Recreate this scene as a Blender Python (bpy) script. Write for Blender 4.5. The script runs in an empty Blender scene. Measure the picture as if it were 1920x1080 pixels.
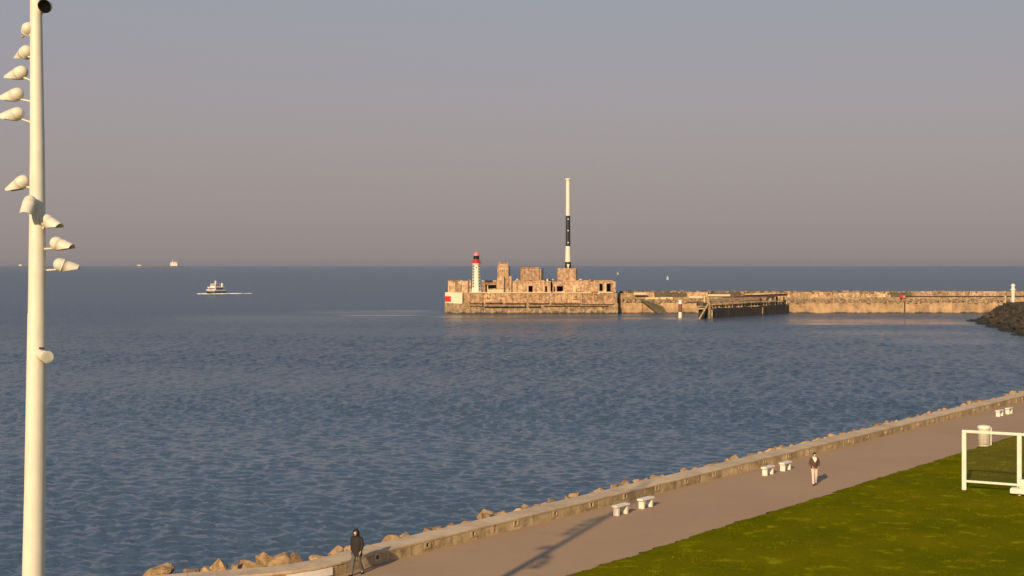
import bpy, bmesh, math, random
import numpy as np
from mathutils import Vector, Matrix
R = math.radians
random.seed(7)
rng = np.random.default_rng(11)
scn = bpy.context.scene
COL = scn.collection

# ------------------------------------------------------------------ camera, sky, sun, exposure
CAMZ, FPX, HZ = 12.0, 2500.0, 496.5          # metres above the promenade; focal length and horizon row in photo pixels
cd = bpy.data.cameras.new('camera'); cam = bpy.data.objects.new('camera', cd); COL.objects.link(cam)
cam.location = (0, 0, CAMZ); cam.rotation_euler = (R(90), 0, 0)
cd.sensor_width = 36; cd.lens = 36 * FPX / 1920
cd.shift_y = -(540 - HZ) / 1920
cd.clip_start = 0.5; cd.clip_end = 60000
scn.camera = cam
SUN_EL, SUN_AZ = R(23.5), R(21.5)            # sunlight travels away from the camera and a little to the right
TRAVEL = Vector((math.sin(SUN_AZ) * math.cos(SUN_EL), math.cos(SUN_AZ) * math.cos(SUN_EL), -math.sin(SUN_EL)))
sd = bpy.data.lights.new('sun', 'SUN'); so = bpy.data.objects.new('sun', sd); COL.objects.link(so)
so.rotation_euler = TRAVEL.to_track_quat('-Z', 'Y').to_euler()
so.location = (-30, -60, 80)
sd.energy = 5.0; sd.angle = R(0.6); sd.color = (1.0, 0.76, 0.45)
w = bpy.data.worlds.new('World'); scn.world = w; w.use_nodes = True
nt = w.node_tree; nt.nodes.clear()
wo = nt.nodes.new('ShaderNodeOutputWorld'); bg = nt.nodes.new('ShaderNodeBackground')
sky = nt.nodes.new('ShaderNodeTexSky'); sky.sky_type = 'NISHITA'; sky.sun_disc = False
sky.sun_elevation = SUN_EL; sky.sun_rotation = R(180) + SUN_AZ
sky.air_density = 1.3; sky.dust_density = 3.0; sky.ozone_density = 2.0
tc = nt.nodes.new('ShaderNodeTexCoord'); sx = nt.nodes.new('ShaderNodeSeparateXYZ')
ramp = nt.nodes.new('ShaderNodeValToRGB')
# smog-grey evening air: mauve grey at the horizon, cooler grey above, blue overhead (same all the way round)
els = [(0.0, (3.35, 2.82, 2.75)), (0.06, (3.58, 3.03, 3.0)), (0.12, (3.66, 3.2, 3.4)), (0.2, (3.38, 3.38, 3.85)), (0.45, (2.25, 3.05, 4.4)), (1.0, (1.35, 2.15, 3.6))]
while len(ramp.color_ramp.elements) < len(els): ramp.color_ramp.elements.new(0.5)
for e, (p, c) in zip(ramp.color_ramp.elements, els): e.position = p; e.color = (*[v / 5 for v in c], 1)
scale = nt.nodes.new('ShaderNodeVectorMath'); scale.operation = 'SCALE'; scale.inputs[3].default_value = 5.0
mix = nt.nodes.new('ShaderNodeMix'); mix.data_type = 'RGBA'; mix.inputs[0].default_value = 0.86
nt.links.new(tc.outputs['Generated'], sx.inputs[0]); nt.links.new(sx.outputs[2], ramp.inputs[0])
nt.links.new(ramp.outputs[0], scale.inputs[0])
nt.links.new(sky.outputs[0], mix.inputs[6]); nt.links.new(scale.outputs[0], mix.inputs[7])
nt.links.new(mix.outputs[2], bg.inputs[0]); nt.links.new(bg.outputs[0], wo.inputs[0])
bg.inputs[1].default_value = 0.1
vs = scn.view_settings; vs.view_transform = 'Standard'; vs.look = 'None'; vs.exposure = 0.0; vs.gamma = 1.0; vs.use_curve_mapping = False
scn.render.engine = 'CYCLES'; scn.cycles.max_bounces = 5; scn.cycles.volume_bounces = 0

# ------------------------------------------------------------------ helpers
def gp(px, py, z=0.0):
    """photo pixel on a level at height z -> place on that level"""
    Y = FPX * (CAMZ - z) / (py - HZ); return Vector(((px - 960) * Y / FPX, Y, z))
def wx(px, Y): return (px - 960) * Y / FPX
def wz(py, Y): return CAMZ - (py - HZ) * Y / FPX

def tag(o, label=None, cat=None, group=None, kind=None):
    if label: o['label'] = label
    if cat: o['category'] = cat
    if group: o['group'] = group
    if kind: o['kind'] = kind
    return o
def empty(name, loc=(0, 0, 0), rz=0.0):
    o = bpy.data.objects.new(name, None); COL.objects.link(o); o.location = loc; o.rotation_euler = (0, 0, rz); return o
def link(name, me, parent=None, loc=None, rot=None):
    o = bpy.data.objects.new(name, me); COL.objects.link(o); o.parent = parent
    if loc is not None: o.location = loc
    if rot is not None: o.rotation_euler = rot
    return o
def copy_tree(o, parent=None):
    c = o.copy(); COL.objects.link(c); c.parent = parent
    for ch in list(o.children): copy_tree(ch, c)
    return c

class MB:
    """collects shapes; build() links them as one mesh object"""
    def __init__(s): s.v = []; s.f = []; s.smooth = []
    def add(s, vs, fs, smooth=False):
        b = len(s.v); s.v += [tuple(p) for p in vs]; s.f += [[i + b for i in f] for f in fs]; s.smooth += [smooth] * len(fs); return s
    def box(s, x0, x1, y0, y1, z0, z1, M=None):
        vs = [Vector((x, y, z)) for z in (z0, z1) for y in (y0, y1) for x in (x0, x1)]
        if M is not None: vs = [M @ p for p in vs]
        return s.add(vs, [(0, 2, 3, 1), (4, 5, 7, 6), (0, 1, 5, 4), (2, 6, 7, 3), (0, 4, 6, 2), (1, 3, 7, 5)])
    def prism(s, poly, z0, z1):
        n = len(poly); vs = [(x, y, z0) for x, y in poly] + [(x, y, z1) for x, y in poly]
        return s.add(vs, [list(range(n))[::-1], list(range(n, 2 * n))] + [(i, (i + 1) % n, n + (i + 1) % n, n + i) for i in range(n)])
    def prism_y(s, poly, y0, y1):
        n = len(poly); vs = [(x, y0, z) for x, z in poly] + [(x, y1, z) for x, z in poly]
        return s.add(vs, [list(range(n)), list(range(n, 2 * n))[::-1]] + [(i, n + i, n + (i + 1) % n, (i + 1) % n) for i in range(n)])
    def path(s, pts, rad, n=10, cap=True, smooth=True, up=(0, 1, 0)):
        """tube along points; rad = list of r or (rx, ry)"""
        pts = [Vector(p) for p in pts]; vs = []; fs = []
        for i, p in enumerate(pts):
            d = (pts[min(i + 1, len(pts) - 1)] - pts[max(i - 1, 0)]).normalized()
            u = Vector(up)
            if abs(d.dot(u)) > .95: u = Vector((1, 0, 0))
            a = u.cross(d).normalized(); b = d.cross(a).normalized()
            r = rad[i] if isinstance(rad, (list, tuple)) else rad
            rx, ry = r if isinstance(r, (list, tuple)) else (r, r)
            for k in range(n):
                t = 2 * math.pi * k / n; vs.append(p + a * (rx * math.cos(t)) + b * (ry * math.sin(t)))
        for i in range(len(pts) - 1):
            for k in range(n):
                k2 = (k + 1) % n; fs.append((i * n + k, i * n + k2, (i + 1) * n + k2, (i + 1) * n + k))
        s.add(vs, fs, smooth)
        if cap:
            s.add(vs[:n], [list(range(n))[::-1]]); s.add(vs[-n:], [list(range(n))])
        return s
    def lathe(s, prof, n=16, c=(0, 0, 0), smooth=True, rot=0.0, cap=True):
        vs = []; fs = []
        for r, z in prof:
            for k in range(n):
                t = rot + 2 * math.pi * k / n; vs.append((c[0] + r * math.cos(t), c[1] + r * math.sin(t), c[2] + z))
        for i in range(len(prof) - 1):
            for k in range(n):
                k2 = (k + 1) % n; fs.append((i * n + k, i * n + k2, (i + 1) * n + k2, (i + 1) * n + k))
        s.add(vs, fs, smooth)
        if cap:
            s.add(vs[:n], [list(range(n))[::-1]]); s.add(vs[-n:], [list(range(n))])
        return s
    def ball(s, c, r, n=10, m=7, M=None):
        rx, ry, rz = r if isinstance(r, (list, tuple)) else (r, r, r); c = Vector(c); vs = []; fs = []
        for i in range(m + 1):
            ph = math.pi * i / m
            for k in range(n):
                t = 2 * math.pi * k / n
                p = Vector((rx * math.sin(ph) * math.cos(t), ry * math.sin(ph) * math.sin(t), -rz * math.cos(ph)))
                vs.append(c + (M @ p if M is not None else p))
        for i in range(m):
            for k in range(n):
                k2 = (k + 1) % n; fs.append((i * n + k, i * n + k2, (i + 1) * n + k2, (i + 1) * n + k))
        return s.add(vs, fs, True)
    def mesh(s, name, mat, bevel=0.0):
        me = bpy.data.meshes.new(name); me.from_pydata(s.v, [], s.f)
        me.polygons.foreach_set('use_smooth', s.smooth); me.validate()
        if bevel:
            bm = bmesh.new(); bm.from_mesh(me)
            bmesh.ops.bevel(bm, geom=[e for e in bm.edges if len(e.link_faces) == 2 and e.calc_face_angle(0) > .6], offset=bevel, segments=2, affect='EDGES')
            bm.to_mesh(me); bm.free()
        if mat: me.materials.append(mat)
        return me
    def build(s, name, mat, parent=None, bevel=0.0): return link(name, s.mesh(name, mat, bevel), parent)

# ------------------------------------------------------------------ materials
def nmat(name):
    m = bpy.data.materials.new(name); m.use_nodes = True; t = m.node_tree
    return m, t, t.nodes['Principled BSDF'], t.nodes.new('ShaderNodeNewGeometry')
def N(t, typ, **kw):
    n = t.nodes.new(typ)
    for k, v in kw.items(): setattr(n, k, v)
    return n
def noise(t, vec, scale, detail=4, rough=.6):
    n = N(t, 'ShaderNodeTexNoise'); n.inputs['Scale'].default_value = scale; n.inputs['Detail'].default_value = detail; n.inputs['Roughness'].default_value = rough
    t.links.new(vec, n.inputs['Vector']); return n.outputs['Fac']
def mapping(t, vec, sc):
    n = N(t, 'ShaderNodeMapping'); n.inputs['Scale'].default_value = sc; t.links.new(vec, n.inputs['Vector']); return n.outputs[0]
def ramp_(t, fac, stops):
    n = N(t, 'ShaderNodeValToRGB'); els = n.color_ramp.elements
    while len(els) < len(stops): els.new(.5)
    for e, (p, c) in zip(els, stops): e.position = p; e.color = (*c, 1) if len(c) == 3 else c
    t.links.new(fac, n.inputs[0]); return n.outputs[0]
def mixc(t, fac, a, b, mode='MIX'):
    n = N(t, 'ShaderNodeMix', data_type='RGBA', blend_type=mode)
    if isinstance(fac, float): n.inputs[0].default_value = fac
    else: t.links.new(fac, n.inputs[0])
    for k, v in ((6, a), (7, b)):
        if isinstance(v, tuple): n.inputs[k].default_value = (*v, 1)
        else: t.links.new(v, n.inputs[k])
    return n.outputs[2]
def bump(t, bs, h, dist, strength=1.0):
    b = N(t, 'ShaderNodeBump'); b.inputs['Distance'].default_value = dist; b.inputs['Strength'].default_value = strength
    t.links.new(h, b.inputs['Height']); t.links.new(b.outputs[0], bs.inputs['Normal']); return b
def paint(name, c, rough=.55, var=.12, scale=3.0, metal=0.0, dirt=(.30, .22, .14), dirt_amt=.25):
    m, t, b, g = nmat(name); p = g.outputs['Position']
    n1 = noise(t, p, scale); n2 = noise(t, mapping(t, p, (2.2, 2.2, .35)), scale)
    c1 = mixc(t, ramp_(t, n1, [(.3, (0, 0, 0)), (.8, (1, 1, 1))]), c, tuple(v * (1 - var) for v in c))
    c2 = mixc(t, ramp_(t, n2, [(.52, (0, 0, 0)), (.85, (dirt_amt,) * 3)]), c1, dirt)
    t.links.new(c2, b.inputs['Base Color']); b.inputs['Roughness'].default_value = rough; b.inputs['Metallic'].default_value = metal
    return m
def concrete(name, light, mid, dark, streak=.6, scale=.6, rough=.9, tide=None, bumpd=.03, rand=.18, patch=None):
    """weathered concrete: blotches, run-down streaks, per-piece tone, optional weed up to the tide line"""
    m, t, b, g = nmat(name); p = g.outputs['Position']
    n1 = noise(t, p, scale, 6, .65); n2 = noise(t, mapping(t, p, (1.6, 1.6, .13)), scale * 1.4, 5, .7); n3 = noise(t, p, scale * 6, 4)
    c = ramp_(t, n1, [(.39, dark), (.5, mid), (.61, light)])
    c = mixc(t, ramp_(t, n2, [(.46, (0, 0, 0)), (.66, (streak,) * 3)]), c, tuple(v * .55 for v in dark))
    c = mixc(t, ramp_(t, n3, [(.35, (0, 0, 0)), (.7, (.5, .5, .5))]), c, light)
    if patch is not None:
        n4 = noise(t, mapping(t, p, (1, 1, 1.6)), scale * 2.2, 5, .7)
        c = mixc(t, ramp_(t, n4, [(.57, (0, 0, 0)), (.62, (.9, .9, .9))]), c, patch)
    oi = N(t, 'ShaderNodeObjectInfo')
    c = mixc(t, 1.0, c, ramp_(t, oi.outputs['Random'], [(0, (1 - rand,) * 3), (1, (1 + rand * .5,) * 3)]), 'MULTIPLY')
    if tide is not None:
        z0, z1, col = tide
        s = N(t, 'ShaderNodeSeparateXYZ'); t.links.new(p, s.inputs[0])
        a = N(t, 'ShaderNodeMath', operation='MULTIPLY_ADD'); t.links.new(n1, a.inputs[0]); a.inputs[1].default_value = 2.0; t.links.new(s.outputs[2], a.inputs[2])
        mr = N(t, 'ShaderNodeMapRange'); t.links.new(a.outputs[0], mr.inputs[0])
        mr.inputs[1].default_value = z0 + 1.0; mr.inputs[2].default_value = z1 + 1.0; mr.inputs[3].default_value = 1; mr.inputs[4].default_value = 0
        c = mixc(t, mr.outputs[0], c, col)
    t.links.new(c, b.inputs['Base Color']); b.inputs['Roughness'].default_value = rough
    bump(t, b, noise(t, p, scale * 9, 5, .7), bumpd)
    return m
def plain(name, c, rough=.7, metal=0.0):
    m, t, b, g = nmat(name); n = noise(t, g.outputs['Position'], 9)
    t.links.new(mixc(t, n, tuple(v * .85 for v in c), tuple(min(1, v * 1.12) for v in c)), b.inputs['Base Color'])
    b.inputs['Roughness'].default_value = rough; b.inputs['Metallic'].default_value = metal; return m

M = {}
M['white'] = paint('white_paint', (.80, .74, .63), .5)
M['lampwhite'] = paint('lamp_housing_paint', (.74, .67, .56), .5, scale=6)
M['dark'] = plain('dark_lamp_interior', (.02, .018, .016), .5)
M['glass'] = plain('lamp_glass', (.09, .09, .1), .12)
M['wall'] = concrete('sea_wall_concrete', (.62, .46, .25), (.46, .33, .165), (.24, .165, .075), streak=.75, scale=1.1, bumpd=.02, rand=.22)
M['coping'] = concrete('coping_concrete', (.60, .45, .29), (.53, .385, .245), (.44, .31, .195), streak=.1, scale=.9, bumpd=.01, rand=.1)
M['surround'] = concrete('drain_concrete', (.66, .5, .3), (.54, .4, .23), (.36, .26, .14), streak=.5, scale=2, rand=.15)
M['rock'] = concrete('boulder_granite', (.68, .45, .24), (.48, .285, .13), (.17, .095, .045), streak=.4, scale=1.9, bumpd=.1, rand=.3)
M['jrock'] = concrete('jetty_rock', (.085, .06, .035), (.036, .027, .017), (.012, .010, .007), streak=.2, scale=.7, bumpd=.15, tide=(-4.6, -3.0, (.015, .015, .012)))
M['fort'] = concrete('fort_concrete', (.76, .47, .26), (.53, .31, .175), (.17, .095, .05), streak=.8, scale=.9, bumpd=.25, rand=.32, patch=(.80, .56, .36))
M['fortup'] = concrete('fort_upper_concrete', (.76, .49, .30), (.53, .32, .19), (.17, .10, .055), streak=.8, scale=.9, bumpd=.2, rand=.38, patch=(.76, .52, .34))
M['plinth'] = concrete('fort_plinth_concrete', (.50, .35, .21), (.30, .2, .115), (.11, .07, .04), streak=.85, scale=.8, bumpd=.15, rand=.12, tide=(-4.9, -4.3, (.05, .04, .025)))
M['mole'] = concrete('mole_concrete', (.56, .36, .20), (.44, .28, .155), (.25, .155, .085), streak=.5, scale=.3, bumpd=.1, rand=.12, tide=(-4.9, -4.4, (.06, .05, .03)))
M['rubble'] = concrete('mole_rubble', (.74, .52, .31), (.42, .27, .15), (.15, .095, .05), streak=.4, scale=1.1, bumpd=.2, rand=.3)
M['weed'] = concrete('weedy_concrete', (.16, .13, .08), (.10, .085, .05), (.06, .05, .03), streak=.3, scale=.6)
M['cream'] = paint('cream_paint', (.66, .52, .3), .6, dirt_amt=.4)
M['lhwhite'] = paint('lighthouse_white', (.80, .74, .60), .6, dirt_amt=.15, scale=.6)
M['panelwhite'] = paint('fort_white_panel', (.80, .72, .52), .6, dirt_amt=.3, scale=.6)
M['red'] = paint('red_paint', (.62, .03, .03), .5, dirt_amt=.1)
M['redlight'] = paint('sun_faded_red_dome', (.75, .22, .18), .4, dirt_amt=.1)
M['black'] = paint('black_paint', (.02, .018, .022), .5, dirt_amt=.15)
M['timber'] = concrete('wet_timber', (.055, .042, .036), (.04, .03, .026), (.022, .017, .015), streak=.3, scale=1.2, rand=.2)
M['timberdry'] = concrete('weathered_timber', (.72, .52, .30), (.56, .38, .2), (.30, .19, .1), streak=.3, scale=1.2, rand=.3)
M['rust'] = concrete('rusty_red_timber', (.3, .12, .07), (.22, .085, .05), (.12, .05, .03), streak=.3, scale=1.2, rand=.2)
M['bluegrey'] = plain('ship_grey', (.16, .17, .18))
M['shipwhite'] = plain('ship_white', (.8, .74, .66), .5)
M['navy'] = plain('boat_hull_navy', (.02, .022, .03), .4)
M['window'] = plain('dark_window', (.015, .015, .018), .15)
M['foam'] = plain('sea_foam', (.72, .74, .76), .9)
M['skin'] = plain('skin', (.62, .40, .30), .55)
M['hair'] = plain('black_hair', (.015, .011, .01), .6)
M['coat'] = plain('black_coat_cloth', (.022, .016, .014), .85)
M['greytrousers'] = plain('grey_trouser_cloth', (.11, .10, .085), .9)
M['maroon'] = plain('maroon_jacket_cloth', (.10, .045, .04), .85)
M['pinktrousers'] = plain('pale_pink_trouser_cloth', (.68, .52, .45), .9)
M['scarf'] = plain('cream_scarf_cloth', (.78, .68, .52), .9)
M['shoe'] = plain('dark_shoe_leather', (.02, .016, .013), .5)
M['net'] = plain('brown_net_cord', (.08, .055, .03), .9)
M['soil'] = plain('bare_soil', (.045, .028, .010), .95)
M['metal'] = plain('dull_metal', (.3, .28, .26), .45, .6)

# asphalt
m, t, b, g = nmat('promenade_asphalt'); p = g.outputs['Position']
c = ramp_(t, noise(t, p, .12, 5, .6), [(.35, (.335, .208, .116)), (.65, (.375, .235, .135))])
c = mixc(t, ramp_(t, noise(t, p, 25, 2), [(.4, (0, 0, 0)), (.8, (.5,) * 3)]), c, (.44, .30, .19))
c = mixc(t, ramp_(t, noise(t, p, 1.1, 5, .7), [(.55, (0, 0, 0)), (.8, (.35,) * 3)]), c, (.20, .135, .085))
t.links.new(c, b.inputs['Base Color']); b.inputs['Roughness'].default_value = .92; bump(t, b, noise(t, p, 40, 3), .006); M['asphalt'] = m
# lawn
def lawn_colour(t, p):
    n1 = noise(t, p, .16, 4, .6); n2 = noise(t, mapping(t, p, (1, 1, 0)), 1.0, 4, .6); n3 = noise(t, mapping(t, p, (1, 1, 0)), .55, 3, .55)
    c = ramp_(t, n1, [(.32, (.092, .102, .002)), (.5, (.122, .120, .002)), (.68, (.165, .134, .003))])
    c = mixc(t, ramp_(t, n2, [(.56, (0, 0, 0)), (.70, (.75,) * 3)]), c, (.26, .26, .006))
    c = mixc(t, ramp_(t, n3, [(.60, (0, 0, 0)), (.72, (.7,) * 3)]), c, (.19, .13, .006))
    return c
m, t, b, g = nmat('lawn_ground'); p = g.outputs['Position']
t.links.new(lawn_colour(t, p), b.inputs['Base Color']); b.inputs['Roughness'].default_value = 1; b.inputs['Specular IOR Level'].default_value = 0
bump(t, b, noise(t, p, 6, 4, .7), .04); M['lawn'] = m
m, t, b, g = nmat('grass_blades'); p = g.outputs['Position']
c = mixc(t, ramp_(t, noise(t, p, 14, 2), [(.45, (0, 0, 0)), (.8, (.3,) * 3)]), lawn_colour(t, p), (.2, .2, .006))
t.links.new(c, b.inputs['Base Color']); b.inputs['Roughness'].default_value = .9; b.inputs['Specular IOR Level'].default_value = 0; M['blades'] = m
# sea
m, t, b, g = nmat('sea_water'); p = g.outputs['Position']
big = noise(t, mapping(t, p, (.35, 1.0, 0)), .012, 4, .6)
c = mixc(t, big, (.042, .070, .110), (.056, .088, .132))
t.links.new(c, b.inputs['Base Color']); b.inputs['IOR'].default_value = 1.33
at = N(t, 'ShaderNodeAttribute', attribute_name='slick')
rr = N(t, 'ShaderNodeMapRange'); t.links.new(at.outputs['Fac'], rr.inputs[0]); rr.inputs[4].default_value = .04; ac = N(t, 'ShaderNodeAttribute', attribute_name='chop'); r0 = N(t, 'ShaderNodeMapRange'); t.links.new(ac.outputs['Fac'], r0.inputs[0]); r0.inputs[3].default_value = .03; r0.inputs[4].default_value = .27
t.links.new(r0.outputs[0], rr.inputs[3]); t.links.new(rr.outputs[0], b.inputs['Roughness'])
h1 = noise(t, mapping(t, p, (.55, 1.0, 0)), 1.6, 3, .6)
bp = bump(t, b, h1, .34, 1.0)
st = N(t, 'ShaderNodeMapRange'); t.links.new(at.outputs['Fac'], st.inputs[0]); st.inputs[3].default_value = 1.0; st.inputs[4].default_value = .02
ch = N(t, 'ShaderNodeMapRange'); t.links.new(ac.outputs['Fac'], ch.inputs[0]); ch.inputs[3].default_value = .03; ch.inputs[4].default_value = .55
t.links.new(ch.outputs[0], bp.inputs['Distance']); t.links.new(st.outputs[0], bp.inputs['Strength']); M['sea'] = m

# ------------------------------------------------------------------ the sea
WL = -5.0
def build_sea():
    fine = np.radians(np.linspace(-23.5, 23.5, 701)); coarse = np.radians(np.linspace(23.5, 336.5, 60))[1:-1]
    az = np.concatenate([fine, coarse])
    r = np.concatenate([np.geomspace(44, 760, 1050), np.geomspace(760, 21000, 90)[1:]])
    A, Rr = np.meshgrid(az, r); X = Rr * np.sin(A); Y = Rr * np.cos(A)
    dr = np.gradient(r)[:, None] * np.ones_like(A); Z = np.zeros_like(X)
    # smooth slicks: long wind-still streaks off the fort, by the mole and in the far water
    S = np.zeros_like(X)
    def streak(px, py, lx, ly, amt, tilt=0.0):
        c = gp(px, py, WL); nonlocal S
        dx = X - c.x; dy = Y - c.y - tilt * dx
        S = np.maximum(S, amt * np.exp(-(dx / lx) ** 4 - (dy / (2.2 * ly)) ** 2))
    for a in ((715, 591.5, 15, 3.2, 1, .02), (760, 583, 10, 3, .8, .0), (900, 594, 16, 5, .9, 0), (1000, 600, 30, 6, .55, 0), (700, 586, 26, 9, .45, 0),
              (1215, 597, 14, 4, .8, 0), (1080, 591, 26, 3, .6, 0), (1620, 602, 34, 9, .75, 0), (1560, 607, 14, 4, .9, .02), (1740, 606, 22, 6, .8, 0), (1500, 600, 40, 7, .5, 0),
              (1790, 640, 18, 7, .5, .04), (1700, 625, 26, 8, .5, 0), (560, 596, 40, 14, .35, 0)): streak(*a)
    fine_mask = (np.abs(A) < R(23.5))
    wind = R(205)
    for i in range(90):
        lam = .5 * (2.5 / .5) ** rng.random(); k = 2 * math.pi / lam
        th = wind + rng.normal(0, .5); ph = rng.random() * 6.283
        slope = .078 * (1 if lam < 1.3 else (1.3 / lam) ** .4)
        att = np.clip(lam / (3.0 * dr), 0, 1) ** 1.5
        w_ = np.sin(k * (X * math.sin(th) + Y * math.cos(th)) + ph); Z += att * (slope / k) * (.85 - 2 * ((1 - w_) / 2) ** 1.8)
    # gusts: patches of rougher and calmer water
    gust = .78 + .22 * np.sin(X * .021 + 1.3 * np.sin(Y * .017)) * np.sin(Y * .035 + 1.7 + np.sin(X * .011)) + .15 * np.sin(Y * .09 + X * .013)
    Z = Z * gust * (1 - .98 * np.clip(S, 0, 1)) * fine_mask + WL
    nr, na = X.shape; co = np.stack([X, Y, Z], -1).reshape(-1, 3).astype(np.float32)
    i = np.arange(nr - 1)[:, None] * na; j = np.arange(na)[None, :]; j2 = (j + 1) % na
    q = np.stack([i + j, i + na + j, i + na + j2, i + j2], -1).reshape(-1, 4).astype(np.int32)
    me = bpy.data.meshes.new('sea'); me.vertices.add(len(co)); me.vertices.foreach_set('co', co.ravel())
    me.loops.add(q.size); me.loops.foreach_set('vertex_index', q.ravel()); me.polygons.add(len(q))
    me.polygons.foreach_set('loop_start', np.arange(0, q.size, 4, dtype=np.int32)); me.polygons.foreach_set('loop_total', np.full(len(q), 4, dtype=np.int32))
    me.update(); me.polygons.foreach_set('use_smooth', np.ones(len(q), bool))
    at = me.attributes.new('slick', 'FLOAT', 'POINT')
    at.data.foreach_set('value', np.clip(S, 0, 1).astype(np.float32).ravel())
    chop = me.attributes.new('chop', 'FLOAT', 'POINT')                # waves too small for the mesh out there are left to the bump
    chop.data.foreach_set('value', np.clip((Rr - 90) / 330, 0, 1).astype(np.float32).ravel())
    me.flip_normals() if me.polygons[0].normal.z < 0 else None
    me.materials.append(M['sea']); o = link('sea', me); tag(o, kind='structure')
build_sea()

# ------------------------------------------------------------------ shore line: sea wall path (front face), s = 0 at the first drain
A0 = Vector((-3.53, 55.78)); U = Vector((.619, .7855)).normalized()
ctrl = [Vector(p) for p in ((-60, 33.5), (-40, 40.0), (-24, 44.9), (-15, 47.6), (-10.23, 49.2), (-8.44, 49.95), (-6.92, 51.2))] + [A0 + U * s for s in (-3.4, -1, 3, 10, 40, 80, 110, 150)]
def catmull(P, n=14):
    out = []
    for i in range(1, len(P) - 2):
        p0, p1, p2, p3 = P[i - 1:i + 3]
        for k in range(n):
            t = k / n; out.append(.5 * ((2 * p1) + (p2 - p0) * t + (2 * p0 - 5 * p1 + 4 * p2 - p3) * t * t + (3 * p1 - p0 - 3 * p2 + p3) * t ** 3))
    return out + [P[-2]]
PL = catmull(ctrl)
cum = [0.0]
for a, b_ in zip(PL, PL[1:]): cum.append(cum[-1] + (b_ - a).length)
i0 = min(range(len(PL)), key=lambda i: (PL[i] - A0).length); off0 = cum[i0] + (A0 - PL[i0]).dot(U); cum = np.array([c - off0 for c in cum])
PX = np.array([p.x for p in PL]); PY = np.array([p.y for p in PL])
def at_s(s): return Vector((float(np.interp(s, cum, PX)), float(np.interp(s, cum, PY))))
def frame(s):
    d = (at_s(s + .3) - at_s(s - .3)).normalized(); return at_s(s), d, Vector((d.y, -d.x))     # place, along, landward
def sw(s, wd, z=0.0):
    p, d, n = frame(s); q = p + n * wd; return Vector((q.x, q.y, z))
S0, S1 = float(cum[0]) + 1, float(cum[-1]) - 1

# promenade, lawn, soil edge and the land they lie on
def strip(name, mat, ss, ws, zf, kind='structure'):
    vs = []; fs = []
    for s in ss:
        for j, wd in enumerate(ws): x = sw(s, wd if not callable(wd) else wd(s)); vs.append((x.x, x.y, zf(s, j, x)))
    n = len(ws)
    for i in range(len(ss) - 1):
        for j in range(n - 1): a = i * n + j; fs.append((a, a + n, a + n + 1, a + 1))
    mb = MB(); mb.add(vs, fs, True); o = mb.build(name, mat); tag(o, kind=kind); return o
def edge(s): return 7.25 + .05 * math.sin(s * 1.7) + .045 * math.sin(s * 4.3 + 1) + .05 * math.sin(s * .37) + .03 * math.sin(s * 9.1)
ss = list(np.arange(S0, S1, .5))
strip('promenade', M['asphalt'], ss, [-.02, 2, 4, 6, 8], lambda s, j, x: 0.0)
ss2 = list(np.arange(-12, 80, .22))
strip('soil_edge', M['soil'], ss2, [lambda s: edge(s) - .13 - .06 * math.sin(s * 6.1) - .05 * math.sin(s * 2.3 + 1) - .05 * math.sin(s * 11), edge, lambda s: edge(s) + .3], lambda s, j, x: (.004, .05, .045)[j])
def bumps(x, y): return .02 * math.sin(x * 1.3 + y * .7) + .02 * math.sin(x * .43 - y * .9 + 2) + .012 * math.sin(2.9 * x + 1.1 * y)
strip('lawn', M['lawn'], list(np.arange(-25, 82, .4)), [edge] + [7.8 + k * .5 for k in range(64)] + [50, 80], lambda s, j, x: .056 if j == 0 else .085 + bumps(x.x, x.y))
land = MB()
pts = [at_s(s) for s in np.linspace(S0, S1, 60)]
far_ = [Vector((260, 175)), Vector((260, -160)), Vector((-200, -160)), Vector((-200, -20))]
land.prism([(p.x, p.y) for p in reversed(pts)][::-1] + [(p.x, p.y) for p in far_], -6.0, -.03)
tag(land.build('ground', M['lawn']), kind='structure')

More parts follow.
